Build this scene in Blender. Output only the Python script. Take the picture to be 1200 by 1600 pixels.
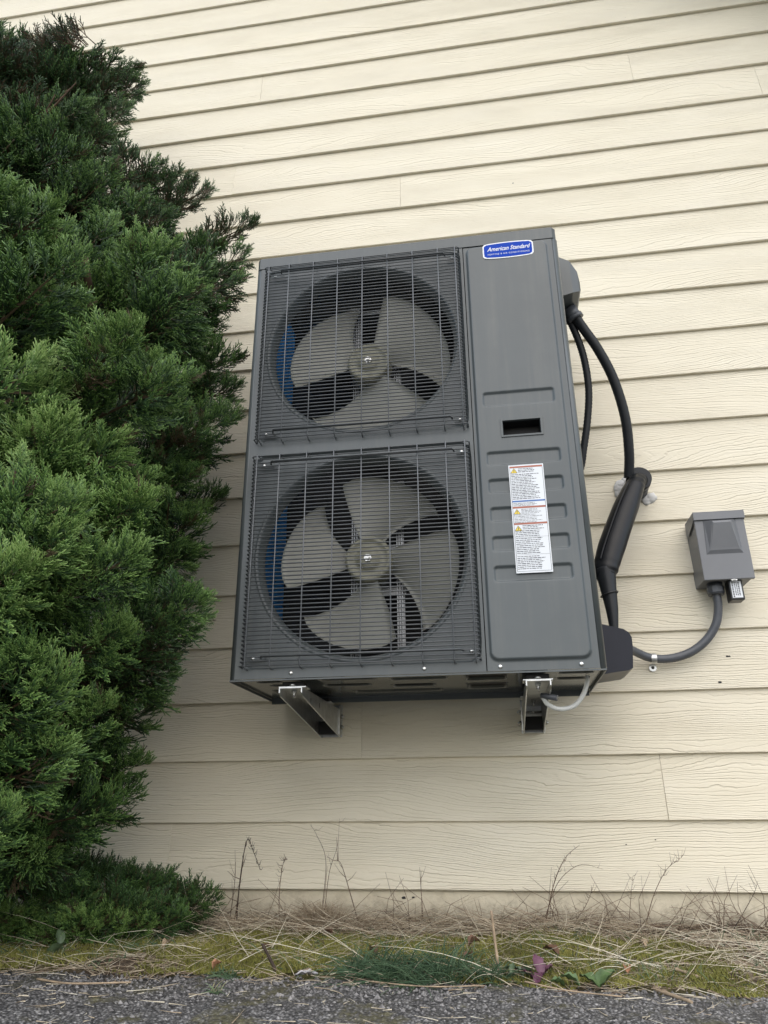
import bpy, bmesh, math, random
import numpy as np
from mathutils import Vector, Matrix

for o in list(bpy.data.objects): bpy.data.objects.remove(o, do_unlink=True)
scene = bpy.context.scene
COL = scene.collection
R = math.radians
rng = np.random.default_rng(11)
random.seed(11)

# ------------------------------------------------------------------ camera
cam_d = bpy.data.cameras.new('camera'); cam = bpy.data.objects.new('camera', cam_d); COL.objects.link(cam)
PITCH, YAW, ROLL = 0.381895, -0.146388, -0.007279
_f = Vector((math.sin(YAW)*math.cos(PITCH), math.cos(YAW)*math.cos(PITCH), math.sin(PITCH)))
_r = Vector((math.cos(YAW), -math.sin(YAW), 0)); _u = _r.cross(_f)
_r2 = math.cos(ROLL)*_r + math.sin(ROLL)*_u; _u2 = -math.sin(ROLL)*_r + math.cos(ROLL)*_u
M = Matrix((_r2, _u2, -_f)).transposed().to_4x4(); M.translation = (0, -2.3328, 0.2105)
cam.matrix_world = M
cam_d.sensor_fit = 'VERTICAL'; cam_d.sensor_height = 36; cam_d.lens = 1160.97/1600*36
cam_d.clip_start = 0.02; cam_d.clip_end = 1000
scene.camera = cam

# ------------------------------------------------------------------ sky and sun (overcast)
SUN_EL, SUN_AZ = R(50), R(165)      # azimuth measured clockwise from +Y: high, in front of the wall, to the right
w = bpy.data.worlds.new('World'); scene.world = w; w.use_nodes = True
nt = w.node_tree; nt.nodes.clear()
sky = nt.nodes.new('ShaderNodeTexSky'); sky.sky_type = 'NISHITA'; sky.sun_disc = False
sky.sun_elevation = SUN_EL; sky.sun_rotation = SUN_AZ; sky.dust_density = 4; sky.air_density = 1.0; sky.ozone_density = 1.0
hs = nt.nodes.new('ShaderNodeHueSaturation'); hs.inputs['Saturation'].default_value = 1.7
bg = nt.nodes.new('ShaderNodeBackground'); bg.inputs['Strength'].default_value = 0.15
wo = nt.nodes.new('ShaderNodeOutputWorld')
nt.links.new(sky.outputs[0], hs.inputs['Color']); gm = nt.nodes.new('ShaderNodeGamma'); gm.inputs[1].default_value = 0.30          # cloud cover evens out the clear-sky gradient
ml = nt.nodes.new('ShaderNodeVectorMath'); ml.operation = 'SCALE'; ml.inputs['Scale'].default_value = 4.9
nt.links.new(hs.outputs[0], gm.inputs[0]); nt.links.new(gm.outputs[0], ml.inputs[0]); nt.links.new(ml.outputs[0], bg.inputs['Color']); nt.links.new(bg.outputs[0], wo.inputs['Surface'])
sun_d = bpy.data.lights.new('sun', 'SUN'); sun_d.energy = 0.5; sun_d.angle = R(120); sun_d.color = (0.95, 0.98, 1.0)
sun = bpy.data.objects.new('sun', sun_d); COL.objects.link(sun)
sdir = Vector((math.sin(SUN_AZ)*math.cos(SUN_EL), math.cos(SUN_AZ)*math.cos(SUN_EL), math.sin(SUN_EL)))
sun.rotation_euler = (-sdir).to_track_quat('-Z', 'Y').to_euler(); sun.location = sdir*30
vs = scene.view_settings; vs.view_transform = 'Standard'; vs.look = 'None'; vs.exposure = 0.64; vs.gamma = 1; vs.use_curve_mapping = False
scene.render.engine = 'CYCLES'

# ------------------------------------------------------------------ material helpers
def newmat(name):
    m = bpy.data.materials.new(name); m.use_nodes = True
    nt = m.node_tree; b = nt.nodes['Principled BSDF']
    return m, nt, b
def N(nt, t, **kw):
    n = nt.nodes.new(t)
    for k, v in kw.items():
        if k.startswith('i_'):
            key = k[2:]; key = int(key) if key.isdigit() else key.replace('_', ' ')
            n.inputs[key].default_value = v
        else: setattr(n, k, v)
    return n
def L(nt, a, b): nt.links.new(a, b)
def math_n(nt, op, a, b=None, c=None):
    n = nt.nodes.new('ShaderNodeMath'); n.operation = op
    for i, x in enumerate((a, b, c)):
        if x is None: continue
        if isinstance(x, (int, float)): n.inputs[i].default_value = x
        else: nt.links.new(x, n.inputs[i])
    return n.outputs[0]
def ramp(nt, fac, stops, interp='LINEAR'):
    n = nt.nodes.new('ShaderNodeValToRGB'); n.color_ramp.interpolation = interp
    el = n.color_ramp.elements
    while len(el) < len(stops): el.new(0.5)
    for e, (p, c) in zip(el, stops):
        e.position = p; e.color = (*c, 1) if len(c) == 3 else c
    nt.links.new(fac, n.inputs[0]); return n.outputs[0]
def mixc(nt, fac, a, b, blend='MIX'):
    n = nt.nodes.new('ShaderNodeMix'); n.data_type = 'RGBA'; n.blend_type = blend
    for k, x in ((0, fac), (6, a), (7, b)):
        if isinstance(x, (int, float)): n.inputs[k].default_value = x
        elif isinstance(x, tuple): n.inputs[k].default_value = (*x, 1) if len(x) == 3 else x
        else: nt.links.new(x, n.inputs[k])
    return n.outputs[2]
def bump(nt, b, h, strength, dist):
    n = nt.nodes.new('ShaderNodeBump'); n.inputs['Strength'].default_value = strength; n.inputs['Distance'].default_value = dist
    nt.links.new(h, n.inputs['Height']); nt.links.new(n.outputs[0], b.inputs['Normal']); return n
def objcoord(nt): return nt.nodes.new('ShaderNodeTexCoord').outputs['Object']

MATS = {}
def simple(name, col, rough=0.5, metal=0.0, spec=0.5, nscale=None, namp=0.12, bmp=0.0, bscale=300, coat=0.0):
    m, nt, b = newmat(name)
    b.inputs['Base Color'].default_value = (*col, 1); b.inputs['Roughness'].default_value = rough
    b.inputs['Metallic'].default_value = metal; b.inputs['Specular IOR Level'].default_value = spec
    b.inputs['Coat Weight'].default_value = coat; b.inputs['Coat Roughness'].default_value = 0.15
    oc = objcoord(nt)
    if nscale:
        n = N(nt, 'ShaderNodeTexNoise', i_Scale=nscale, i_Detail=5.0, i_Roughness=0.6); L(nt, oc, n.inputs['Vector'])
        lo = tuple(c*(1-namp) for c in col); hi = tuple(min(1, c*(1+namp)) for c in col)
        L(nt, ramp(nt, n.outputs['Fac'], [(0.3, lo), (0.7, hi)]), b.inputs['Base Color'])
        r = math_n(nt, 'MULTIPLY_ADD', n.outputs['Fac'], 0.16, rough-0.08); L(nt, r, b.inputs['Roughness'])
    if bmp:
        n2 = N(nt, 'ShaderNodeTexNoise', i_Scale=bscale, i_Detail=2.0); L(nt, oc, n2.inputs['Vector'])
        bump(nt, b, n2.outputs['Fac'], bmp, 0.001)
    MATS[name] = m; return m

# siding: embossed cedar grain on cream paint
def make_siding():
    m, nt, b = newmat('siding_paint'); b.inputs['Roughness'].default_value = 0.62; b.inputs['Specular IOR Level'].default_value = 0.3
    oc = objcoord(nt); oi = nt.nodes.new('ShaderNodeObjectInfo')
    off = N(nt, 'ShaderNodeCombineXYZ'); L(nt, math_n(nt, 'MULTIPLY', oi.outputs['Random'], 37.0), off.inputs[0]); L(nt, math_n(nt, 'MULTIPLY', oi.outputs['Random'], 91.0), off.inputs[1])
    v = N(nt, 'ShaderNodeVectorMath', operation='ADD'); L(nt, oc, v.inputs[0]); L(nt, off.outputs[0], v.inputs[1])
    sep = N(nt, 'ShaderNodeSeparateXYZ'); L(nt, v.outputs[0], sep.inputs[0])
    sepo = N(nt, 'ShaderNodeSeparateXYZ'); L(nt, oc, sepo.inputs[0])
    mp = N(nt, 'ShaderNodeMapping'); mp.inputs['Scale'].default_value = (1.1, 1, 6.0); L(nt, v.outputs[0], mp.inputs['Vector'])
    n1 = N(nt, 'ShaderNodeTexNoise', i_Scale=1.0, i_Detail=1.5, i_Roughness=0.45); L(nt, mp.outputs[0], n1.inputs['Vector'])
    mp2 = N(nt, 'ShaderNodeMapping'); mp2.inputs['Scale'].default_value = (9, 1, 30.0); L(nt, v.outputs[0], mp2.inputs['Vector'])
    n2 = N(nt, 'ShaderNodeTexNoise', i_Scale=1.0, i_Detail=3.0, i_Roughness=0.65); L(nt, mp2.outputs[0], n2.inputs['Vector'])
    f = math_n(nt, 'MULTIPLY_ADD', sep.outputs[2], 72.0, math_n(nt, 'MULTIPLY', n1.outputs['Fac'], 15.0))
    f = math_n(nt, 'MULTIPLY_ADD', n2.outputs['Fac'], 1.3, f)
    fr = math_n(nt, 'FRACT', f)
    saw = ramp(nt, fr, [(0.0, (0, 0, 0)), (0.10, (1, 1, 1)), (0.55, (0.62,)*3), (0.86, (0.5,)*3), (1.0, (0, 0, 0))])
    f2 = math_n(nt, 'FRACT', math_n(nt, 'MULTIPLY', f, 2.0))
    saw2 = ramp(nt, f2, [(0.0, (0, 0, 0)), (0.2, (1, 1, 1)), (0.8, (0.7,)*3), (1.0, (0, 0, 0))])
    mp3 = N(nt, 'ShaderNodeMapping'); mp3.inputs['Scale'].default_value = (4, 1, 12); L(nt, v.outputs[0], mp3.inputs['Vector'])
    n3 = N(nt, 'ShaderNodeTexNoise', i_Scale=1.0, i_Detail=2.0); L(nt, mp3.outputs[0], n3.inputs['Vector'])
    amp = ramp(nt, n3.outputs['Fac'], [(0.30, (0.35,)*3), (0.62, (1, 1, 1))])
    h = math_n(nt, 'MULTIPLY', math_n(nt, 'ADD', math_n(nt, 'MULTIPLY', saw, 0.55), math_n(nt, 'MULTIPLY', saw2, 0.45)), amp)
    n4 = N(nt, 'ShaderNodeTexNoise', i_Scale=420.0, i_Detail=2.0); L(nt, v.outputs[0], n4.inputs['Vector'])
    h = math_n(nt, 'MULTIPLY_ADD', n4.outputs['Fac'], 0.12, h)
    bump(nt, b, h, 0.8, 0.0022)
    # paint: near even cream, faint weathering and dirt specks
    mp5 = N(nt, 'ShaderNodeMapping'); mp5.inputs['Scale'].default_value = (2.0, 1, 7); L(nt, v.outputs[0], mp5.inputs['Vector'])
    n5 = N(nt, 'ShaderNodeTexNoise', i_Scale=1.3, i_Detail=6.0, i_Roughness=0.65); L(nt, mp5.outputs[0], n5.inputs['Vector'])
    base = ramp(nt, n5.outputs['Fac'], [(0.25, (0.696, 0.636, 0.498)), (0.5, (0.742, 0.684, 0.544)), (0.75, (0.764, 0.710, 0.578))])
    n6 = N(nt, 'ShaderNodeTexVoronoi', i_Scale=11.0); L(nt, v.outputs[0], n6.inputs['Vector'])
    sp = ramp(nt, n6.outputs['Distance'], [(0.012, (1, 1, 1)), (0.022, (0, 0, 0))])
    base = mixc(nt, math_n(nt, 'MULTIPLY', sp, 0.6), base, (0.12, 0.10, 0.07))
    L(nt, base, b.inputs['Base Color'])
    MATS['siding'] = m
make_siding()

def make_stucco():
    m, nt, b = newmat('painted_concrete'); b.inputs['Roughness'].default_value = 0.8
    oc = objcoord(nt)
    n = N(nt, 'ShaderNodeTexNoise', i_Scale=9.0, i_Detail=8.0, i_Roughness=0.7); L(nt, oc, n.inputs['Vector'])
    c = ramp(nt, n.outputs['Fac'], [(0.3, (0.40, 0.35, 0.26)), (0.5, (0.60, 0.54, 0.41)), (0.7, (0.68, 0.62, 0.48))])
    # soil splash with a ragged edge near the ground
    sep = N(nt, 'ShaderNodeSeparateXYZ'); L(nt, oc, sep.inputs[0])
    n2 = N(nt, 'ShaderNodeTexNoise', i_Scale=40.0, i_Detail=6.0, i_Roughness=0.7); L(nt, oc, n2.inputs['Vector'])
    t = math_n(nt, 'ADD', math_n(nt, 'MULTIPLY', sep.outputs[2], -12.0), math_n(nt, 'MULTIPLY', n2.outputs['Fac'], 1.5))
    s = ramp(nt, t, [(0.35, (0, 0, 0)), (1.0, (0.75,)*3)]) if False else ramp(nt, math_n(nt, 'SUBTRACT', t, 1.0), [(0.1, (0, 0, 0)), (0.8, (0.7,)*3)])
    c = mixc(nt, s, c, (0.11, 0.085, 0.055)); L(nt, c, b.inputs['Base Color'])
    n3 = N(nt, 'ShaderNodeTexNoise', i_Scale=120.0, i_Detail=4.0); L(nt, oc, n3.inputs['Vector'])
    bump(nt, b, n3.outputs['Fac'], 0.5, 0.003); MATS['stucco'] = m
make_stucco()

# cabinet paint: smooth semi-gloss powder coat with a faint orange-peel
def make_cab(name, col, rough):
    m, nt, b = newmat(name)
    oc = objcoord(nt)
    n = N(nt, 'ShaderNodeTexNoise', i_Scale=5.0, i_Detail=5.0, i_Roughness=0.6); L(nt, oc, n.inputs['Vector'])
    mpd = N(nt, 'ShaderNodeMapping'); mpd.inputs['Scale'].default_value = (38, 38, 1.6); L(nt, oc, mpd.inputs['Vector'])
    nd = N(nt, 'ShaderNodeTexNoise', i_Scale=1.0, i_Detail=4.0, i_Roughness=0.65); L(nt, mpd.outputs[0], nd.inputs['Vector'])
    dust = math_n(nt, 'MULTIPLY', ramp(nt, nd.outputs['Fac'], [(0.45, (0, 0, 0)), (0.75, (1, 1, 1))]), ramp(nt, n.outputs['Fac'], [(0.35, (0.02,)*3), (0.7, (0.20,)*3)]))
    L(nt, mixc(nt, dust, ramp(nt, n.outputs['Fac'], [(0.3, tuple(c*0.92 for c in col)), (0.7, tuple(c*1.07 for c in col))]), (0.24, 0.23, 0.20)), b.inputs['Base Color'])
    L(nt, math_n(nt, 'MULTIPLY_ADD', n.outputs['Fac'], 0.12, rough-0.06), b.inputs['Roughness'])
    n2 = N(nt, 'ShaderNodeTexNoise', i_Scale=600.0, i_Detail=1.0); L(nt, oc, n2.inputs['Vector'])
    bump(nt, b, n2.outputs['Fac'], 0.06, 0.0006); MATS[name] = m
make_cab('cabinet', (0.080, 0.093, 0.097), 0.33)
make_cab('cabinet_under', (0.085, 0.092, 0.092), 0.13)
make_cab('disconnect_paint', (0.165, 0.172, 0.185), 0.42)
simple('wire', (0.070, 0.076, 0.080), 0.30, nscale=30)
simple('wire_highlit', (0.125, 0.132, 0.14), 0.30, nscale=30)  # highlights on the upright wires painted in as a lighter grey
simple('fan_plastic', (0.235, 0.236, 0.205), 0.45, nscale=8, namp=0.1)
simple('hub_plastic', (0.215, 0.210, 0.155), 0.5, nscale=8, namp=0.12)
simple('galvanised', (0.52, 0.53, 0.53), 0.34, metal=0.85, nscale=45, namp=0.22)
simple('steel_screw', (0.62, 0.62, 0.60), 0.25, metal=0.9, nscale=90)
simple('bare_white_metal', (0.50, 0.51, 0.52), 0.4, metal=0.3, nscale=20)
simple('black_plastic', (0.018, 0.019, 0.021), 0.38, nscale=20)
simple('navy_plastic', (0.016, 0.018, 0.028), 0.35, spec=0.22, nscale=10)
simple('black_tape', (0.009, 0.010, 0.012), 0.36, spec=0.28, nscale=25, bmp=0.5, bscale=45)
simple('hose_black', (0.015, 0.017, 0.020), 0.42, spec=0.3, nscale=40)
simple('conduit_grey', (0.085, 0.092, 0.105), 0.42, nscale=40)
simple('caulk_white', (0.58, 0.575, 0.555), 0.7, nscale=60, bmp=0.6, bscale=120)
simple('dark_cavity', (0.012, 0.012, 0.013), 0.6, nscale=10)
simple('rubber', (0.02, 0.02, 0.02), 0.75, nscale=30)
simple('white_vinyl', (0.78, 0.79, 0.80), 0.35, nscale=12, namp=0.03)
simple('blue_vinyl', (0.004, 0.050, 0.40), 0.5, spec=0.12, nscale=12, namp=0.06)
simple('label_white', (0.72, 0.75, 0.78), 0.38, nscale=12, namp=0.03)
simple('label_red', (0.36, 0.12, 0.075), 0.4, nscale=20)
simple('label_blue', (0.05, 0.15, 0.42), 0.4, nscale=20)
simple('label_yellow', (0.80, 0.60, 0.06), 0.4, nscale=20)
simple('label_ink', (0.08, 0.085, 0.10), 0.5, nscale=20)
simple('motor_metal', (0.25, 0.25, 0.25), 0.4, metal=0.6, nscale=20)
simple('trim_paint', (0.66, 0.60, 0.47), 0.6, nscale=6, namp=0.05)
simple('shingle', (0.06, 0.058, 0.055), 0.9, nscale=30, namp=0.4)
simple('bark', (0.105, 0.065, 0.042), 0.9, nscale=25, namp=0.45, bmp=0.8, bscale=50)
simple('twig', (0.15, 0.105, 0.075), 0.85, nscale=30, namp=0.35)
simple('dark_bark', (0.05, 0.035, 0.026), 0.9, nscale=35, namp=0.4)
simple('purple_leaf', (0.115, 0.045, 0.075), 0.5, nscale=40, namp=0.35)
simple('green_leaf', (0.085, 0.14, 0.05), 0.5, nscale=50, namp=0.3)
simple('grey_green_leaf', (0.085, 0.125, 0.065), 0.5, nscale=60, namp=0.35)
simple('orange_leaf', (0.34, 0.17, 0.09), 0.6, nscale=50, namp=0.3)
simple('white_leaf', (0.46, 0.45, 0.47), 0.8, nscale=90, namp=0.25)
simple('brown_leaf', (0.14, 0.075, 0.045), 0.7, nscale=50, namp=0.4)
simple('insect', (0.02, 0.016, 0.012), 0.4, nscale=50)
def make_coil():
    m, nt, b = newmat('coil_fins')
    oc = objcoord(nt); sep = N(nt, 'ShaderNodeSeparateXYZ'); L(nt, oc, sep.inputs[0])
    fr = math_n(nt, 'FRACT', math_n(nt, 'MULTIPLY', sep.outputs[2], 45.0))
    c = ramp(nt, fr, [(0.0, (0.08, 0.22, 0.42)), (0.15, (0.12, 0.36, 0.66)), (0.85, (0.12, 0.36, 0.66)), (1.0, (0.08, 0.22, 0.42))])
    L(nt, c, b.inputs['Base Color']); b.inputs['Roughness'].default_value = 0.4
    tr = N(nt, 'ShaderNodeBsdfTranslucent'); tr.inputs[0].default_value = (0.22, 0.55, 0.92, 1)
    mx = N(nt, 'ShaderNodeMixShader'); mx.inputs[0].default_value = 0.75
    L(nt, b.outputs[0], mx.inputs[1]); L(nt, tr.outputs[0], mx.inputs[2]); L(nt, mx.outputs[0], nt.nodes['Material Output'].inputs[0]); MATS['coil'] = m
make_coil()
def make_tube_clear():
    m, nt, b = newmat('clear_vinyl'); b.inputs['Base Color'].default_value = (0.82, 0.83, 0.80, 1); b.inputs['Roughness'].default_value = 0.25
    b.inputs['Transmission Weight'].default_value = 0.35; b.inputs['IOR'].default_value = 1.25; MATS['clear'] = m
make_tube_clear()
def attr_mat(name, stops, rough=0.6, spec=0.35, trans=0.0, own=False):
    m, nt, b = newmat(name)
    a = N(nt, 'ShaderNodeAttribute', attribute_name='tone'); oc = objcoord(nt)
    n = N(nt, 'ShaderNodeTexNoise', i_Scale=180.0, i_Detail=2.0); L(nt, oc, n.inputs['Vector'])
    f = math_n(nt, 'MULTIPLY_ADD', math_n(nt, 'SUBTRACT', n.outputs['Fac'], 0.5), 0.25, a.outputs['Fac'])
    if own:      # each plume's green, with painted depth light and shade, rides on its object colour; brown wood (tone below 0.08) keeps its colour
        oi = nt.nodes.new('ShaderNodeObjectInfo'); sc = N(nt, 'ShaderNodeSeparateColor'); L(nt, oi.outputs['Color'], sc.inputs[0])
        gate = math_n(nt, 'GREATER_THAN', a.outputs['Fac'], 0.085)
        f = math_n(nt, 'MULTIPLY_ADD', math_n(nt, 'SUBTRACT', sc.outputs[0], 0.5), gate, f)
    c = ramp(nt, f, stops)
    L(nt, c, b.inputs['Base Color']); b.inputs['Roughness'].default_value = rough; b.inputs['Specular IOR Level'].default_value = spec
    if trans:
        tr = N(nt, 'ShaderNodeBsdfTranslucent'); L(nt, c, tr.inputs[0]); mx = N(nt, 'ShaderNodeMixShader'); mx.inputs[0].default_value = trans
        L(nt, b.outputs[0], mx.inputs[1]); L(nt, tr.outputs[0], mx.inputs[2]); L(nt, mx.outputs[0], nt.nodes['Material Output'].inputs[0])
    MATS[name] = m
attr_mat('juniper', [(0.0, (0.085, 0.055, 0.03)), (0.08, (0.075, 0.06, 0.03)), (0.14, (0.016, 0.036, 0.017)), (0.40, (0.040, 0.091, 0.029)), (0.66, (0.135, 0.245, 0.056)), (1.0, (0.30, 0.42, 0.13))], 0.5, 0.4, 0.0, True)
attr_mat('straw', [(0.0, (0.16, 0.11, 0.075)), (0.35, (0.38, 0.30, 0.21)), (0.7, (0.64, 0.56, 0.42)), (1.0, (0.80, 0.74, 0.60))], 0.65)
attr_mat('moss', [(0.0, (0.075, 0.070, 0.022)), (0.5, (0.19, 0.19, 0.042)), (1.0, (0.33, 0.31, 0.085))], 0.8)
attr_mat('grass', [(0.0, (0.035, 0.070, 0.038)), (0.45, (0.080, 0.145, 0.075)), (0.85, (0.16, 0.23, 0.12)), (1.0, (0.42, 0.36, 0.22))], 0.5, 0.4, 0.15)
def make_soil():
    m, nt, b = newmat('soil'); b.inputs['Roughness'].default_value = 0.95
    oc = objcoord(nt); a = N(nt, 'ShaderNodeAttribute', attribute_name='tone')
    n = N(nt, 'ShaderNodeTexNoise', i_Scale=60.0, i_Detail=8.0, i_Roughness=0.75); L(nt, oc, n.inputs['Vector'])
    c = ramp(nt, n.outputs['Fac'], [(0.3, (0.028, 0.020, 0.013)), (0.5, (0.085, 0.060, 0.040)), (0.72, (0.24, 0.18, 0.115))])
    n2 = N(nt, 'ShaderNodeTexNoise', i_Scale=150.0, i_Detail=5.0); L(nt, oc, n2.inputs['Vector'])
    g = ramp(nt, n2.outputs['Fac'], [(0.3, (0.050, 0.046, 0.016)), (0.7, (0.150, 0.140, 0.042))])
    L(nt, mixc(nt, a.outputs['Fac'], c, g), b.inputs['Base Color'])
    bump(nt, b, n.outputs['Fac'], 0.8, 0.01); MATS['soil'] = m
make_soil()
def make_asphalt():
    m, nt, b = newmat('asphalt')
    oc = objcoord(nt)
    v = N(nt, 'ShaderNodeTexVoronoi', i_Scale=170.0); L(nt, oc, v.inputs['Vector'])
    sepc = N(nt, 'ShaderNodeSeparateColor'); L(nt, v.outputs['Color'], sepc.inputs[0])
    st = ramp(nt, sepc.outputs[0], [(0.0, (0.052, 0.050, 0.050)), (0.45, (0.150, 0.144, 0.141)), (0.75, (0.225, 0.218, 0.213)), (0.90, (0.28, 0.27, 0.262)), (1.0, (0.44, 0.425, 0.41))])
    edge = ramp(nt, v.outputs['Distance'], [(0.28, (1, 1, 1)), (0.66, (0.32,)*3)])
    c = mixc(nt, 1.0, st, edge, 'MULTIPLY')
    n = N(nt, 'ShaderNodeTexNoise', i_Scale=7.0, i_Detail=6.0, i_Roughness=0.7); L(nt, oc, n.inputs['Vector'])
    mo = ramp(nt, n.outputs['Fac'], [(0.53, (0, 0, 0)), (0.62, (0.75,)*3)])
    n2 = N(nt, 'ShaderNodeTexNoise', i_Scale=90.0, i_Detail=4.0); L(nt, oc, n2.inputs['Vector'])
    mc = ramp(nt, n2.outputs['Fac'], [(0.35, (0.045, 0.040, 0.022)), (0.7, (0.135, 0.125, 0.055))])
    L(nt, mixc(nt, mo, c, mc), b.inputs['Base Color']); b.inputs['Roughness'].default_value = 0.72
    bump(nt, b, edge, 0.8, 0.003); MATS['asphalt'] = m
make_asphalt()

# ------------------------------------------------------------------ mesh helpers
class MB:
    def __init__(s): s.v = []; s.f = []; s.sm = []
    def add(s, verts, faces, smooth=False):
        o = len(s.v); s.v += [tuple(p) for p in verts]; s.f += [tuple(i+o for i in f) for f in faces]; s.sm += [smooth]*len(faces)
        return s
    def box(s, x0, x1, y0, y1, z0, z1, bev=0.0, seg=2):
        if bev <= 0:
            V = [(x, y, z) for x in (x0, x1) for y in (y0, y1) for z in (z0, z1)]
            return s.add(V, [(0, 1, 3, 2), (4, 6, 7, 5), (0, 4, 5, 1), (2, 3, 7, 6), (0, 2, 6, 4), (1, 5, 7, 3)])
        bm = bmesh.new(); bmesh.ops.create_cube(bm, size=1)
        for v in bm.verts: v.co = ((x0+x1)/2+v.co.x*(x1-x0), (y0+y1)/2+v.co.y*(y1-y0), (z0+z1)/2+v.co.z*(z1-z0))
        bmesh.ops.bevel(bm, geom=list(bm.edges), offset=bev, segments=seg, profile=0.5, affect='EDGES')
        return s.bm(bm)
    def bm(s, bm, smooth=False):
        bm.verts.index_update(); s.add([v.co[:] for v in bm.verts], [[v.index for v in f.verts] for f in bm.faces], smooth); bm.free(); return s
    def tube(s, pts, rad, sides=8, caps=True, smooth=True, flat=1.0):
        P = [Vector(p) for p in pts]; n = len(P)
        rs = rad if isinstance(rad, (list, tuple)) else [rad]*n
        T = [(P[min(i+1, n-1)]-P[max(i-1, 0)]).normalized() for i in range(n)]
        a = Vector((0, 0, 1)) if abs(T[0].z) < 0.9 else Vector((1, 0, 0))
        u = T[0].cross(a).normalized(); V = []
        for i in range(n):
            u = (u - T[i]*u.dot(T[i])).normalized(); w_ = T[i].cross(u)
            for k in range(sides):
                t = 2*math.pi*k/sides; V.append(P[i]+(u*math.cos(t)+w_*math.sin(t)*flat)*rs[i])
        F = [(i*sides+k, i*sides+(k+1) % sides, (i+1)*sides+(k+1) % sides, (i+1)*sides+k) for i in range(n-1) for k in range(sides)]
        s.add(V, F, smooth)
        if caps:
            o = len(s.v)-len(V)
            s.f += [tuple(o+k for k in reversed(range(sides))), tuple(o+(n-1)*sides+k for k in range(sides))]; s.sm += [False, False]
        return s
    def cyl(s, p0, p1, r0, r1=None, sides=16, caps=True, smooth=True): return s.tube([p0, p1], [r0, r0 if r1 is None else r1], sides, caps, smooth)
    def prism(s, poly, axis, a, b, smooth=False):
        # poly in the two remaining axes (in xyz order), extruded from a to b along axis
        def mk(p, t):
            q = list(p); q.insert('xyz'.index(axis), t); return tuple(q)
        n = len(poly); V = [mk(p, a) for p in poly]+[mk(p, b) for p in poly]
        F = [tuple(range(n)), tuple(reversed(range(n, 2*n)))]
        s.add(V, F, False); o = len(s.v)-2*n
        s.f += [(o+i, o+n+i, o+n+(i+1) % n, o+(i+1) % n) for i in range(n)]; s.sm += [smooth]*n
        return s
    def loops(s, rings, smooth=True, close=False):
        n = len(rings[0]); V = [p for r in rings for p in r]
        F = [(i*n+k, i*n+(k+1) % n, (i+1)*n+(k+1) % n, (i+1)*n+k) for i in range(len(rings)-1) for k in range(n)]
        s.add(V, F, smooth)
        if close:
            o = len(s.v)-len(V); s.f.append(tuple(o+(len(rings)-1)*n+k for k in range(n))); s.sm.append(False)
        return s
    def build(s, name, mat, parent=None, fixn=True):
        me = bpy.data.meshes.new(name); me.from_pydata(s.v, [], s.f)
        me.polygons.foreach_set('use_smooth', s.sm)
        if fixn:
            bm = bmesh.new(); bm.from_mesh(me); bmesh.ops.recalc_face_normals(bm, faces=bm.faces); bm.to_mesh(me); bm.free()
        me.materials.append(MATS[mat] if isinstance(mat, str) else mat); me.update()
        o = bpy.data.objects.new(name, me); COL.objects.link(o)
        if parent is not None:
            o.parent = parent; o.matrix_parent_inverse = Matrix.Translation(parent.location).inverted()
        return o
def np_mesh(name, V, F, mat, parent=None, tone=None, smooth=False):
    V = np.asarray(V, np.float32); F = np.asarray(F, np.int32); k = F.shape[1]
    me = bpy.data.meshes.new(name); me.vertices.add(len(V)); me.vertices.foreach_set('co', V.ravel())
    me.loops.add(F.size); me.loops.foreach_set('vertex_index', F.ravel())
    me.polygons.add(len(F)); me.polygons.foreach_set('loop_start', np.arange(0, F.size, k, dtype=np.int32))
    me.polygons.foreach_set('use_smooth', np.full(len(F), smooth))
    if tone is not None:
        a = me.attributes.new('tone', 'FLOAT', 'POINT'); a.data.foreach_set('value', np.asarray(tone, np.float32))
    me.update(calc_edges=True); me.validate()
    me.materials.append(MATS[mat]); o = bpy.data.objects.new(name, me); COL.objects.link(o)
    if parent is not None:
        o.parent = parent; o.matrix_parent_inverse = Matrix.Translation(parent.location).inverted()
    return o
def thing(name, loc, label, cat, group=None):
    o = bpy.data.objects.new(name, None); o.empty_display_size = 0.1; COL.objects.link(o); o.location = loc; return tag(o, label, cat, group)
def tag(o, label=None, cat=None, group=None, kind=None):
    for k, v in (('label', label), ('category', cat), ('group', group), ('kind', kind)):
        if v: o[k] = v
    return o
def spline(pts, n=12):
    P = [Vector(p) for p in pts]; P = [P[0]*2-P[1]]+P+[P[-1]*2-P[-2]]; out = []
    for i in range(1, len(P)-2):
        for k in range(n):
            t = k/n; a, b, c, d = P[i-1:i+3]
            out.append(0.5*((2*b)+(c-a)*t+(2*a-5*b+4*c-d)*t*t+(3*b-a-3*c+d)*t**3))
    out.append(P[-2]); return out
def vnoise(x, y, seed=0):
    xi = np.floor(x).astype(int); yi = np.floor(y).astype(int); xf = x-xi; yf = y-yi
    def h(a, b):
        n = (a*374761393 + b*668265263 + seed*1442695) & 0xffffffff
        n = ((n ^ (n >> 13))*1274126177) & 0xffffffff
        return ((n ^ (n >> 16)) & 0xffff)/65535.0
    u = xf*xf*(3-2*xf); v = yf*yf*(3-2*yf)
    return (h(xi, yi)*(1-u)+h(xi+1, yi)*u)*(1-v)+(h(xi, yi+1)*(1-u)+h(xi+1, yi+1)*u)*v
def fnoise(x, y, s, seed=0, o=4):
    x = np.asarray(x, float); y = np.asarray(y, float); r = 0; a = 0.5
    for k in range(o): r = r+a*vnoise(x*s, y*s, seed+k); s *= 2.03; a *= 0.55
    return r
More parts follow.
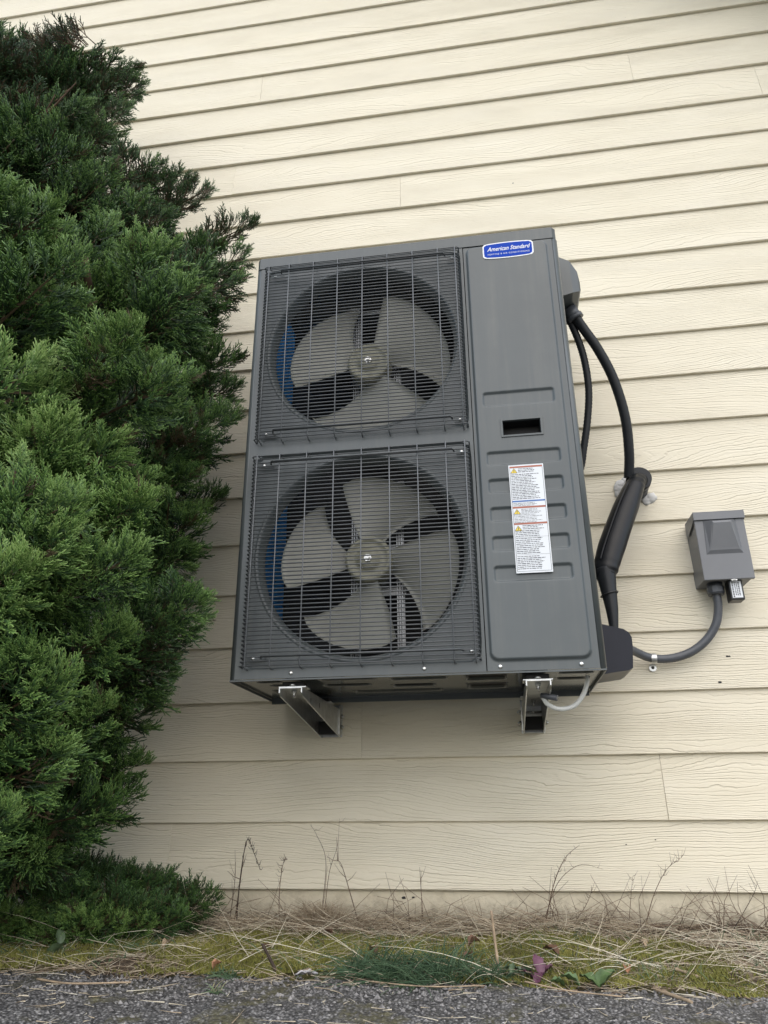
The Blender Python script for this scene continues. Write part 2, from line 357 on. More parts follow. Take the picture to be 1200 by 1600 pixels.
def grid_faces(nx, ny):
    i = np.arange(nx-1)[:, None]*ny+np.arange(ny-1)[None, :]
    return np.stack([i, i+ny, i+ny+1, i+1], -1).reshape(-1, 4)

# ================================================================== GROUND
def edge_y(x): return -0.50-0.10*np.clip((x+0.2)/0.8, 0, 1)+0.055*(fnoise(x, x*0+3.3, 5, 9)-0.45)+0.045*(fnoise(x, x*0+1.3, 22, 5)-0.45)
def soil_z(x, y):
    t = np.clip(-y/0.55, 0, 1.4)
    return -0.082-0.046*t+0.030*(fnoise(x, y, 7, 1)-0.45)+0.014*(fnoise(x, y, 30, 2)-0.45)
def moss_mask(x, y):
    m = fnoise(x, y*1.6, 3.2, 21)
    return np.clip((m-0.45)/0.10, 0, 1)*np.clip((-y-0.10)/0.12, 0, 1)
def axis(segs):
    a = [np.arange(s, e, d) for s, e, d in segs]; return np.concatenate(a+[[segs[-1][1]]])
# far ground sheet
gx = MB(); gx.add([(-250, -250, -0.175), (250, -250, -0.175), (250, 250, -0.175), (-250, 250, -0.175)], [(0, 1, 2, 3)])
tag(gx.build('ground', 'soil'), 'flat bare ground running out to the horizon', None, kind='structure')
# driveway: coarse far sheet joined with a fine crumbly near patch
xs = axis([(-60, -4, 4), (-4, -1.7, 0.05), (-1.7, 1.2, 0.005), (1.2, 4, 0.05), (4, 60, 4)])
ys = axis([(-60, -3, 3), (-3, -1.35, 0.05), (-1.35, -0.42, 0.006)])
X, Y = np.meshgrid(xs, ys, indexing='ij')
Zd = -0.128+0.012*(fnoise(X, Y, 6, 31)-0.45)+0.010*(fnoise(X, Y, 45, 33, 3)-0.45)+0.009*(fnoise(X, Y, 120, 35, 2)-0.4)
Zd -= 0.07*np.clip((Y-edge_y(X)+0.01)/0.03, 0, 1)
dw = np_mesh('driveway', np.stack([X, Y, Zd], -1).reshape(-1, 3), grid_faces(len(xs), len(ys)), 'asphalt', smooth=True)
tag(dw, 'weathered grey asphalt driveway with exposed aggregate along the bottom', None, kind='structure')
# soil bed along the house
xs = axis([(-12, -2.4, 0.3), (-2.4, 1.9, 0.0125), (1.9, 12, 0.3)]); ys = axis([(-0.66, 0.06, 0.0125)])
X, Y = np.meshgrid(xs, ys, indexing='ij'); Zs = soil_z(X, Y)
mk = moss_mask(X, Y); Zs = Zs+0.012*mk*fnoise(X, Y, 40, 8)
Zs -= 0.05*np.clip((edge_y(X)+0.01-Y)/0.05, 0, 1.5)
sb = np_mesh('soil_bed', np.stack([X, Y, Zs], -1).reshape(-1, 3), grid_faces(len(xs), len(ys)), 'soil', tone=(mk*0.85).ravel(), smooth=True)
tag(sb, 'mossy strip of soil between the house and the driveway', None, kind='structure')

# ================================================================== HOUSE
EXP = 0.178
house = thing('house', (0, 0.2, -0.15), 'house wall clad in cream wood-grain lap siding, filling the background', 'house')
wl = MB(); XL, XR = -5.0, 3.2
def rake(x): return 3.56-0.78*(x-1.315)
def rake_x(z): return 1.315+(3.56-z)/0.78
TOPZ = 30*EXP
wl.prism([(XL, -0.005), (rake_x(0) if rake_x(0) < XR else XR, -0.005), (XR, max(0.0, rake(XR))), (rake_x(TOPZ), TOPZ), (XL, TOPZ)], 'y', 0.0232, 0.16)
wall = wl.build('siding_wall', 'siding', house)
fo = MB(); fo.box(XL, XR, 0.016, 0.16, -0.30, -0.004); fo.build('foundation', 'stucco', house)
JOINTS = {0: [-1.008], 1: [0.452], 2: [-0.419, 2.3], 3: [-1.021], 14: [-0.267], 15: [-0.993], 16: [1.196], 17: [0.719], 18: [-0.90]}
rb = random.Random(5)
for k in range(30):
    z0 = k*EXP; js = list(JOINTS.get(k, []))
    js += [x for x in ([-3.6+rb.uniform(-.7, .5)] if k % 2 else [-2.7+rb.uniform(-.3, .2)])]
    if not JOINTS.get(k) or max(js) < 0: js.append(rb.uniform(1.7, 2.6))
    xr = min(XR, rake_x(z0+EXP)+0.05); js = sorted(j for j in js if j < xr-0.15)
    ends = [XL]+js+[xr]
    for a, b_ in zip(ends, ends[1:]):
        a2, b2 = a+(0.0004 if a > XL else 0), b_-(0.0004 if b_ < xr else 0)
        n = max(2, int((b2-a2)/0.10)); V = []; ph = rb.uniform(0, 9); th = 0.0112
        dz = rb.uniform(-0.0012, 0.0012); dy = rb.uniform(-0.0008, 0.0004)
        for i in range(n+1):
            x = a2+(b2-a2)*i/n; wz = 0.0009*math.sin(x*2.1+ph)+0.0005*math.sin(x*7.7+ph*2)+dz; wy = dy+0.0009*math.sin(x*1.4+ph*3)
            zb = z0+wz; zt = z0+0.200
            V += [(x, 0.0015+wy, zb), (x, wy, zb+0.0018), (x, 0.0132, zt), (x, 0.0220, zt), (x, 0.0015+wy+th, zb)]
        F = []
        for i in range(n):
            for q in range(5): F.append((i*5+q, i*5+(q+1) % 5, (i+1)*5+(q+1) % 5, (i+1)*5+q))
        F += [(0, 1, 2, 3, 4), tuple(n*5+q for q in (4, 3, 2, 1, 0))]
        MB().add(V, F).build('siding_board', 'siding', wall)
# rake overhang: soffit, fascia and shingled slab (just above the frame at upper right)
ov = MB(); xa, xb = -4.8, 3.2
ov.prism([(xa, rake(xa)), (xb, rake(xb)), (xb, rake(xb)+0.03), (xa, rake(xa)+0.03)], 'y', -0.34, 0.4)
roof = ov.build('roof_overhang', 'trim_paint', house)
f2 = MB(); f2.prism([(xa, rake(xa)-0.03), (xb, rake(xb)-0.03), (xb, rake(xb)+0.15), (xa, rake(xa)+0.15)], 'y', -0.37, -0.342); f2.build('fascia_board', 'trim_paint', roof)
f3 = MB(); f3.prism([(xa, rake(xa)+0.152), (xb, rake(xb)+0.152), (xb, rake(xb)+0.19), (xa, rake(xa)+0.19)], 'y', -0.40, 3.0); f3.build('shingles', 'shingle', roof)
# old screw holes and filler dabs in the boards
for (hx, hz, r) in [(0.684, 0.629, 0.004), (0.690, 0.629, 0.003), (0.649, 0.553, 0.005), (-0.27, -0.019, 0.004), (-0.297, -0.02, 0.006), (0.33, 0.118, 0.0022), (0.19, 2.55, 0.003), (0.41, 0.13, 0.002)]:
    yb = (0.0 + 0.066*((hz % EXP)) - 0.0006) if hz > 0 else 0.0155
    d = MB(); ring = [(hx+r*(1+0.3*math.sin(3*t+hx*50))*math.cos(t), yb-0.0005, hz+r*0.75*(1+0.25*math.cos(2*t))*math.sin(t)) for t in np.linspace(0, 2*math.pi, 11)[:-1]]
    ring2 = [(p[0], yb+0.0004, p[2]) for p in ring]
    d.loops([ring2, ring], False, True); d.build('screw_hole', 'dark_cavity', house)

# ================================================================== HEAT PUMP
X0, X1, Z0, Z1, YF, YB = -0.674, 0.264, 0.519, 1.857, -0.50, -0.13
hp = thing('heat_pump', (-0.205, -0.315, 0.519), 'tall charcoal two-fan heat pump hung on the siding by brackets', 'heat pump')
CX, RH = -0.335, 0.279
CZ = {0: 1.497, 1: 0.847}
ZM = 1.171
def rrect(cx, cz, hx, hz, r, y, N_=96):
    out = []
    for k in range(N_):
        t = 2*math.pi*(k+0.5)/N_; c, s_ = math.cos(t), math.sin(t)
        # ray from centre to a rounded rectangle
        k1 = min(hx/abs(c) if abs(c) > 1e-9 else 9, hz/abs(s_) if abs(s_) > 1e-9 else 9)
        px, pz = c*k1, s_*k1
        if r > 0 and abs(px) > hx-r and abs(pz) > hz-r:
            ax, az = math.copysign(hx-r, px), math.copysign(hz-r, pz)
            bb = c*ax+s_*az; cc = ax*ax+az*az-r*r; k2 = bb+math.sqrt(max(0, bb*bb-cc)); px, pz = c*k2, s_*k2
        out.append((cx+px, y, cz+pz))
    return out
def circ(cx, cz, r, y, N_=96): return [(cx+r*math.cos(2*math.pi*(k+0.5)/N_), y, cz+r*math.sin(2*math.pi*(k+0.5)/N_)) for k in range(N_)]
def rect_exact(x0, x1, z0, z1, cx, cz, y, N_=96):
    out = []
    for k in range(N_):
        t = 2*math.pi*(k+0.5)/N_; c, s_ = math.cos(t), math.sin(t)
        kx = ((x1-cx)/c if c > 0 else (x0-cx)/c) if abs(c) > 1e-9 else 9; kz = ((z1-cz)/s_ if s_ > 0 else (z0-cz)/s_) if abs(s_) > 1e-9 else 9
        kk = min(kx, kz); out.append((cx+c*kk, y, cz+s_*kk))
    # snap the points nearest the corners
    for qx, qz in ((x0, z0), (x0, z1), (x1, z0), (x1, z1)):
        i = min(range(N_), key=lambda i: (out[i][0]-qx)**2+(out[i][2]-qz)**2); out[i] = (qx, y, qz)
    return out
XS = -0.0205     # seam between fan panel and service panel
fpn = MB()
for i, (za, zb) in ((0, (ZM, 1.812)), (1, (Z0+0.002, ZM))):
    cz = CZ[i]
    outer = rect_exact(X0+0.016, XS-0.0012, za, zb, CX, cz, YF)
    h = 0.306 if i == 0 else 0.302
    r0 = rrect(CX, cz, 0.306, h, 0.03, YF); r1 = rrect(CX, cz, 0.301, h-0.005, 0.026, YF+0.0075)
    fpn.loops([outer, r0], False); fpn.loops([r0, r1], True)
    c0 = circ(CX, cz, RH+0.014, YF+0.0075)
    fpn.loops([r1, c0], False)
    fpn.loops([c0, circ(CX, cz, RH+0.011, YF+0.0055), circ(CX, cz, RH+0.007, YF+0.0055), circ(CX, cz, RH+0.003, YF+0.008), circ(CX, cz, RH, YF+0.014), circ(CX, cz, RH-0.004, YF+0.024), circ(CX, cz, RH-0.006, YF+0.034), circ(CX, cz, RH-0.005, YF+0.050)], True)
fan_panel = fpn.build('fan_panel', 'cabinet', hp, fixn=False)
# service panel as relief: raised field with rounded corners, pressed grooves, opening for the grip
dx = 0.0024; sx = np.arange(XS+0.0012, X1-0.0155, dx); sz = np.arange(Z0+0.002, 1.812, dx)
SX, SZ = np.meshgrid(sx, sz, indexing='ij')
def rr_sdf(x, z, x0, x1, z0, z1, r):
    qx = np.abs(x-(x0+x1)/2)-(x1-x0)/2+r; qz = np.abs(z-(z0+z1)/2)-(z1-z0)/2+r
    return np.hypot(np.maximum(qx, 0), np.maximum(qz, 0))+np.minimum(np.maximum(qx, qz), 0)-r
def sstep(t): t = np.clip(t, 0, 1); return t*t*(3-2*t)
hgt = 0.0075*sstep((-rr_sdf(SX, SZ, -0.011, 0.231, 0.545, 1.807, 0.022))/0.007+0.2)
for (za, zb) in ((1.248, 1.290), (1.068, 1.105), (0.987, 1.024), (0.906, 0.943), (0.825, 0.862), (0.744, 0.782)):
    hgt -= 0.0058*sstep((-rr_sdf(SX, SZ, 0.010, 0.208, za-0.003, zb+0.003, 0.010))/0.0062)
hgt += 0.0010*np.sin((SX-0.1)*9)*np.sin((SZ-1.2)*3.1)
V = np.stack([SX, YF-hgt, SZ], -1).reshape(-1, 3); F = grid_faces(len(sx), len(sz))
fc = V[F].mean(1); keep = ~((fc[:, 0] > 0.060) & (fc[:, 0] < 0.163) & (fc[:, 2] > 1.153) & (fc[:, 2] < 1.198))
service = np_mesh('service_panel', V, F[keep], 'cabinet', hp, smooth=True)
hd = MB()
hd.loops([[(x, y, z) for x, z in ((a, c), (b, c), (b, d), (a, d))] for (a, b, c, d, y) in
          ((0.0545, 0.1675, 1.1475, 1.2035, YF-0.0070), (0.0550, 0.1670, 1.1480, 1.2030, YF-0.0105), (0.0600, 0.1620, 1.1530, 1.1980, YF-0.0105), (0.0615, 0.1605, 1.1545, 1.1965, YF-0.004))], False)
hframe = hd.build('grip_frame', 'cabinet', service)
hd = MB(); hd.loops([[(x, y, z) for x, z in ((a, c), (b, c), (b, d), (a, d))] for (a, b, c, d, y) in
          ((0.0605, 0.1615, 1.1535, 1.1975, YF-0.002), (0.0615, 0.1605, 1.1545, 1.1965, YF+0.035))], False, True); hd.build('grip_pocket', 'dark_cavity', hframe)
# corner posts, side, rear, base
def corner(xc, sgn, name):
    m = MB(); prof = []
    for k in range(9):
        t = math.pi/2*k/8; prof.append((xc+sgn*0.016*math.sin(t), YF+0.016-0.016*math.cos(t)))
    prof += [(xc+sgn*0.016, YF+0.06), (xc+sgn*0.014, YF+0.06), (xc+sgn*0.014, YF+0.018), (xc, YF+0.002)]
    m.prism(prof, 'z', Z0+0.001, 1.8105, True); return m.build(name, 'cabinet', hp)
corner(X0+0.016, -1, 'corner_post'); corner(X1-0.016, 1, 'corner_post')
m = MB(); m.box(X1-0.003, X1, YF+0.0605, YB, Z0+0.001, 1.8105); m.build('side_panel', 'cabinet', hp)
m = MB(); m.box(X0+0.002, X0+0.014, YF+0.0605, YF+0.085, Z0+0.03, 1.81); m.box(X0+0.002, X0+0.014, YB-0.02, YB, Z0+0.03, 1.81)
for z in np.arange(0.62, 1.8, 0.085): m.box(X0+0.004, X0+0.008, YF+0.0855, YB-0.0205, z, z+0.006)
m.build('coil_guard', 'cabinet', hp)
m = MB(); m.box(X0+0.020, X0+0.036, YF+0.07, YB-0.03, Z0+0.03, 1.80); m.build('coil', 'coil', hp)
m = MB(); m.box(X0+0.037, X1-0.25, YB-0.035, YB-0.012, Z0+0.03, 1.80); m.build('rear_coil', 'dark_cavity', hp)
m = MB(); m.box(XS-0.012, XS-0.008, YF+0.012, YB-0.036, Z0+0.02, 1.805); m.build('partition', 'dark_cavity', hp)
m = MB(); m.box(X1-0.249, X1-0.004, YB-0.004, YB, Z0+0.02, 1.81); m.build('rear_panel', 'cabinet', hp)
# top cover with rolled lip, slightly inset corners
tc = MB(); prof = [(X0+0.004, YF+0.013), (X0+0.013, YF+0.001), (X1-0.017, YF+0.001), (X1-0.006, YF+0.013), (X1-0.006, YB-0.004), (X0+0.004, YB-0.004)]
def lo(z, g): return [(x+g*(1 if x < -0.2 else -1), y+g*(1 if y < -0.3 else -1), z) for x, y in prof]
tc.loops([lo(1.8115, 0.004), lo(1.8125, -0.003), lo(1.852, -0.003), lo(1.8565, 0.001), lo(1.858, 0.006)], False, True)
tc.build('top_cover', 'cabinet', hp)
# base pan: glossy underside with stamped ribs
bx = np.arange(X0+0.004, X1-0.003, 0.004); by = np.arange(YF+0.002, YB, 0.004)
BX, BY = np.meshgrid(bx, by, indexing='ij'); bh = np.zeros_like(BX)
rq = random.Random(3)
for (xa_, xb_, ya, yb_) in [(-0.62, -0.55, -.45, -.42), (-0.60, -0.555, -.39, -.36), (-0.45, -0.30, -.46, -.43), (-0.46, -0.33, -.37, -.33), (-0.27, -0.12, -.44, -.40), (-0.28, -0.16, -.34, -.29), (-0.08, 0.03, -.45, -.36), (-0.08, 0.03, -.32, -.22), (0.15, 0.24, -.46, -.42), (0.15, 0.23, -.37, -.33), (-0.4, -0.15, -.25, -.2), (-0.62, -0.56, -.3, -.2)]:
    bh = np.maximum(bh, sstep((-rr_sdf(BX, BY, xa_, xb_, ya, yb_, 0.014))/0.010))
V = np.stack([BX, BY, Z0+0.004+0.010*bh], -1).reshape(-1, 3)
bp = np_mesh('base_pan', V, grid_faces(len(bx), len(by)), 'cabinet_under', hp, smooth=True)
bp.data.materials.append(MATS['dark_cavity'])
_fc = bh.ravel()[grid_faces(len(bx), len(by))].mean(1) > 0.55
bp.data.polygons.foreach_set('material_index', _fc.astype(np.int32))  # recessed faces coloured black for the darkness inside open slots
m = MB(); m.box(X0+0.003, X1-0.003, YF+0.0005, YF+0.004, Z0-0.003, Z0+0.0005); m.box(X0+0.003, X0+0.006, YF+0.0045, YB, Z0-0.004, Z0+0.003); m.box(X1-0.006, X1-0.003, YF+0.0045, YB, Z0-0.004, Z0+0.003); m.box(X0+0.0065, X1-0.0065, YB-0.003, YB, Z0-0.012, Z0+0.012); m.build('base_rim', 'cabinet', bp)
# screws
def screw(x, z, y=YF, r=0.0058, par=None):
    s = MB(); s.loops([circ(x, z, r*q, y-d, 12) for q, d in ((1, -0.001), (1, 0.0012), (0.75, 0.0032), (0.3, 0.0038))], True, True)
    return s.build('screw', 'steel_screw', par or hp)
for x, z in ((-0.51, 0.5335), (-0.173, 0.5335), (0.012, 0.532), (0.204, 0.532)): screw(x, z)
# fans
def fan(i, n, ang0, span):
    cz = CZ[i]+(0.006 if i else -0.008); cx = CX+0.008; yc = -0.415
    root = MB(); hubr = 0.066
    root.loops([circ(cx, cz, r, y, 40) for r, y in ((hubr, yc+0.05), (hubr, yc+0.004), (hubr-0.004, yc-0.003), (hubr-0.012, yc-0.004), (hubr-0.014, yc-0.001), (0.032, yc-0.001), (0.030, yc-0.006), (0.014, yc-0.007))], True, True)
    f_ = root.build('fan', 'hub_plastic', hp)
    s = MB(); s.cyl((cx, yc-0.004, cz), (cx, yc-0.022, cz), 0.006, sides=6, smooth=False); s.cyl((cx, yc-0.006, cz), (cx, yc-0.012, cz), 0.011, sides=6, smooth=False); s.build('shaft_nut', 'steel_screw', f_)
    for j in range(n):
        b = MB(); a0 = math.radians(ang0+360/n*j); NR, NA = 12, 12; top = []; bot = []
        for p in range(NR):
            t = p/(NR-1); r = 0.060+(0.249-0.060)*t
            sp = math.radians(span)*(0.74+0.40*t**0.8)
            sw = math.radians(-16)*(t-0.35)
            for q in range(NA):
                u = q/(NA-1)-0.5
                rr = r
                if p == NR-1: rr = r-0.012*(2*abs(u))**6
                a = a0+sw+sp*u
                yy = yc+0.028-u*0.060*(0.75+0.35*t)+0.012*(1-4*u*u)*-0.6
                top.append((cx+rr*math.cos(a), yy, cz+rr*math.sin(a))); bot.append((cx+rr*math.cos(a), yy+0.003, cz+rr*math.sin(a)))
        F = [(p*NA+q, p*NA+q+1, (p+1)*NA+q+1, (p+1)*NA+q) for p in range(NR-1) for q in range(NA-1)]
        b.add(top, F, True); b.add(bot, [tuple(reversed(f)) for f in F], True); o = len(b.v)-len(bot); nn = len(top)
        rim = [q for q in range(NA)]+[p*NA+NA-1 for p in range(1, NR)]+[(NR-1)*NA+q for q in range(NA-2, -1, -1)]+[p*NA for p in range(NR-2, 0, -1)]
        for e, g in zip(rim, rim[1:]+rim[:1]): b.f.append((e+o-nn, g+o-nn, g+o, e+o)); b.sm.append(False)
        b.build('blade', 'fan_plastic', f_, fixn=False)
    # motor and its mounting rails
    mm = MB(); mm.cyl((cx, yc+0.055, cz), (cx, yc+0.15, cz), 0.058, sides=28); mot = mm.build('motor', 'motor_metal', hp)
    rr = MB()
    for xo in (-0.052, 0.079):
        for dxo in (0, 0.007, 0.014): rr.box(cx+xo+dxo-0.012, cx+xo+dxo-0.009, yc+0.085, yc+0.10, cz-0.29, cz+0.26)
        rr.box(cx+xo-0.014, cx+xo+0.008, yc+0.1005, yc+0.104, cz-0.29, cz+0.26)
    rr.cyl((cx-0.05, yc+0.088, cz+0.246), (cx+0.079, yc+0.088, cz+0.246), 0.006)
    rr.box(cx-0.075, cx-0.040, yc+0.07, yc+0.083, cz+0.232, cz+0.260, 0.003); rr.box(cx+0.065, cx+0.095, yc+0.07, yc+0.083, cz+0.232, cz+0.260, 0.003)
    rr.box(cx-0.06, cx+0.09, yc+0.105, yc+0.109, cz-0.075, cz-0.055); rr.box(cx-0.06, cx+0.09, yc+0.105, yc+0.109, cz+0.055, cz+0.075)
    rr.build('mounting_rails', 'bare_white_metal', mot)
fan(0, 3, 38, 88); fan(1, 4, 82, 64)
# wire guards
def grille(i):
    cz = CZ[i]-0.002; x0, x1, z0, z1 = CX-0.303, CX+0.300, cz-0.303, cz+0.303
    if i == 1: z0, z1 = cz-0.295, cz+0.292
    yf = YF-0.024; rw = 0.0018
    g = MB(); nh = 54
    for k in range(nh):
        z = z0+(z1-z0)*k/(nh-1)
        if k in (0, nh-1): pts = [(x0-0.002, YF+0.002, z), (x0-0.002, yf+0.004, z), (x0+0.003, yf, z), (x1-0.003, yf, z), (x1+0.002, yf+0.004, z), (x1+0.002, YF+0.002, z)]
        else: pts = [(x0, YF+0.004, z), (x0, yf+0.005, z), (x0+0.006, yf, z), (x1-0.006, yf, z), (x1, yf+0.005, z), (x1, YF+0.004, z)]
        dz = 0.0004*math.sin(k*2.7); pts = [(p[0], p[1], p[2]+dz) for p in pts]
        g.tube(pts, rw, 6)
    main = g.build('wire_guard', 'wire', hp, fixn=False)
    vx = [x0+0.013]+list(np.linspace(x0+0.078, x1-0.062, 7))+[x1-0.010]
    v = MB()
    for x in vx:
        v.tube([(x, YF+0.006, z1+0.006), (x, yf+0.006, z1+0.006), (x, yf-0.0028, z1+0.001), (x, yf-0.0028, z0-0.001), (x, yf+0.006, z0-0.006), (x, YF+0.006, z0-0.006)], 0.0017, 6)
    for x in (x0+0.001, x1-0.001): v.tube([(x, YF-0.003, z0), (x, YF-0.003, z1)], 0.0015, 6)
    tag(v.build('upright_wires', 'wire_highlit', main, fixn=False), kind='stuff')
    for z in (z0+0.022, z1-0.022):
        b = MB(); b.tube([(x0+0.050, yf+0.012, z), (x0+0.055, yf-0.0072, z), (x1-0.045, yf-0.0072, z), (x1-0.040, yf+0.012, z)], 0.0026, 8); b.build('cross_bar', 'wire', main, fixn=False)
    for sx_ in (x0+0.028, x1-0.020):
        for z in (z0+0.022, z1-0.022):
            t = MB(); t.box(sx_-0.014, sx_+0.03 if sx_ < CX else sx_+0.012, YF-0.006, YF-0.004, z-0.006, z+0.006); t.build('clip', 'cabinet', main)
            screw(sx_, z, YF-0.005, 0.0055, main)
grille(0); grille(1)
# badge
def text_mesh(body, size, mat, parent, name, loc, shear=0.0, bold=0.0, width=None, spacing=1.0, rotz=0.0):
    cu = bpy.data.curves.new(name, 'FONT'); cu.body = body; cu.size = size; cu.shear = shear; cu.offset = bold; cu.space_character = spacing
    cu.align_x = 'CENTER'; cu.align_y = 'CENTER'; cu.extrude = 0.0002; cu.resolution_u = 3
    t = bpy.data.objects.new('tmp', cu); COL.objects.link(t); bpy.context.view_layer.update()
    me = bpy.data.meshes.new_from_object(t.evaluated_get(bpy.context.evaluated_depsgraph_get())); bpy.data.objects.remove(t)
    xsz = max(v.co.x for v in me.vertices)-min(v.co.x for v in me.vertices); f = (width/xsz) if width else 1
    cr, sr = math.cos(rotz), math.sin(rotz)
    for v in me.vertices:
        a, b = v.co.x*f, v.co.y
        v.co = Vector((loc[0]+a*cr-b*sr, loc[1]-v.co.z, loc[2]+a*sr+b*cr))
    me.materials.clear(); me.materials.append(MATS[mat]); me.name = name
    o = bpy.data.objects.new(name, me); COL.objects.link(o); o.parent = parent; o.matrix_parent_inverse = Matrix.Translation(parent.location).inverted(); return o
YP = YF-0.0078
def badge_outline(hx, hz, bow, r, y, cx=0.115, cz=1.780):
    pts = rrect(cx, cz, hx, hz, r, y, 64)
    return [(p[0], p[1], p[2]+bow*(1-((p[0]-cx)/hx)**2)*(1 if p[2] > cz else -1)) for p in pts]
b = MB(); b.loops([badge_outline(0.0755, 0.0265, 0.0035, 0.010, YP+0.001), badge_outline(0.0755, 0.0265, 0.0035, 0.010, YP-0.0012)], False, True); bd = b.build('badge', 'white_vinyl', hp)
b = MB(); b.loops([badge_outline(0.0715, 0.0228, 0.0034, 0.008, YP-0.0010), badge_outline(0.0715, 0.0228, 0.0034, 0.008, YP-0.0016)], False, True); b.build('blue_field', 'blue_vinyl', bd)
text_mesh('American Standard', 0.0215, 'white_vinyl', bd, 'brand_script', (0.116, YP-0.0018, 1.7855), 0.38, 0.00022, 0.129, rotz=0.0)
text_mesh('HEATING & AIR CONDITIONING', 0.0075, 'white_vinyl', bd, 'brand_small_print', (0.116, YP-0.0018, 1.7665), 0.0, 0.0, 0.124, 1.25)
# warning label: printed sheet bridging the grooves
lab = MB(); LX0, LX1, LZ0, LZ1 = 0.067, 0.158, 0.762, 1.062
lab.box(LX0, LX1, YP-0.0009, YP-0.0002, LZ0, LZ1); lb = lab.build('warning_label', 'label_white', hp)
yl = YP-0.0012
def lrect(mb, u0, u1, v0, v1, y=yl): # u 0..1 across, v 0..1 from top
    a, b = LX0+(LX1-LX0)*u0, LX0+(LX1-LX0)*u1; c, d = LZ1-(LZ1-LZ0)*v1, LZ1-(LZ1-LZ0)*v0
    mb.add([(a, y, c), (b, y, c), (b, y, d), (a, y, d)], [(0, 1, 2, 3)])
for v in (0.012, 0.398, 0.55): m = MB(); lrect(m, 0.03, 0.97, v, v+0.017); m.build('red_band', 'label_red', lb)
m = MB(); lrect(m, 0.03, 0.97, 0.342, 0.356); m.build('blue_band', 'label_blue', lb)
m = MB(); ink = MB()
for v in (0.035, 0.425, 0.578):
    a = LX0+(LX1-LX0)*0.15; z = LZ1-(LZ1-LZ0)*(v+0.042); s_ = 0.0085
    m.add([(a-s_, yl, z), (a+s_, yl, z), (a, yl, z+1.55*s_)], [(0, 1, 2)])
    for p, q in (((-1, 0), (1, 0)), ((1, 0), (0, 1.55)), ((0, 1.55), (-1, 0))): ink.tube([(a+p[0]*s_, yl-0.0002, z+p[1]*s_), (a+q[0]*s_, yl-0.0002, z+q[1]*s_)], 0.0005, 3)
    ink.box(a-0.0008, a+0.0008, yl-0.0004, yl-0.0001, z+0.002, z+0.009)
m.build('hazard_triangles', 'label_yellow', lb)
rt_ = random.Random(8)
def para(v0, v1, step, u0=0.06, umax=0.86, h=0.0062):
    v = v0
    while v < v1:
        u = u0; end = rt_.uniform(umax-0.22, umax)
        while u < end:
            w_ = rt_.uniform(0.035, 0.12); lrect(ink, u, min(end, u+w_), v, v+h*rt_.uniform(0.7, 1.15), yl-0.0001); u += w_+0.016
        v += step
para(0.037, 0.078, 0.0145, 0.27); para(0.09, 0.33, 0.0155); para(0.366, 0.392, 0.011, h=0.004); para(0.424, 0.468, 0.0125, 0.27, h=0.004); para(0.475, 0.545, 0.0135, h=0.004)
para(0.575, 0.61, 0.0145, 0.27); para(0.622, 0.675, 0.0155); para(0.69, 0.83, 0.0165); para(0.852, 0.965, 0.0155)
for u0, u1, v0, v1 in ((0.03, 0.97, 0.681, 0.6825), (0.03, 0.97, 0.838, 0.8395), (0.03, 0.04, 0.03, 0.985), (0.96, 0.97, 0.03, 0.985), (0.03, 0.97, 0.984, 0.9865)): lrect(ink, u0, u1, v0, v1, yl-0.0001)
ink.build('print_lines', 'label_ink', lb)
# side electrical entry hood and pipe cover on the right side
e = MB(); e.prism([(-0.33, 1.735), (-0.19, 1.735), (-0.19, 1.85), (-0.20, 1.872), (-0.32, 1.872), (-0.33, 1.85)], 'x', X1+0.0005, X1+0.05)
e = MB()
hood = [[(X1+0.0005, y, z) for y, z in ((-0.34, 1.715), (-0.18, 1.715), (-0.18, 1.885), (-0.34, 1.885))], [(X1+0.052, y, z) for y, z in ((-0.34, 1.728), (-0.18, 1.728), (-0.18, 1.852), (-0.34, 1.852))], [(X1+0.074, y, z) for y, z in ((-0.33, 1.738), (-0.19, 1.738), (-0.19, 1.815), (-0.33, 1.815))], [(X1+0.079, y, z) for y, z in ((-0.325, 1.745), (-0.195, 1.745), (-0.195, 1.775), (-0.325, 1.775))]]
e.loops(hood, False, True); hd_ = e.build('wiring_hood', 'cabinet', hp)
e = MB(); e.cyl((0.312, -0.26, 1.726), (0.330, -0.253, 1.690), 0.021, sides=20); e.cyl((0.325, -0.255, 1.700), (0.331, -0.2525, 1.688), 0.025, sides=20); e.build('gland', 'conduit_grey', hd_)
e = MB(); pc = [(X1+0.0005, 0.536), (0.345, 0.546), (0.356, 0.552), (0.362, 0.61), (0.3625, 0.632), (0.356, 0.646), (0.344, 0.655), (X1+0.0005, 0.678)]
e.prism(pc, 'y', -0.305, -0.15); e.build('pipe_cover', 'navy_plastic', hp)


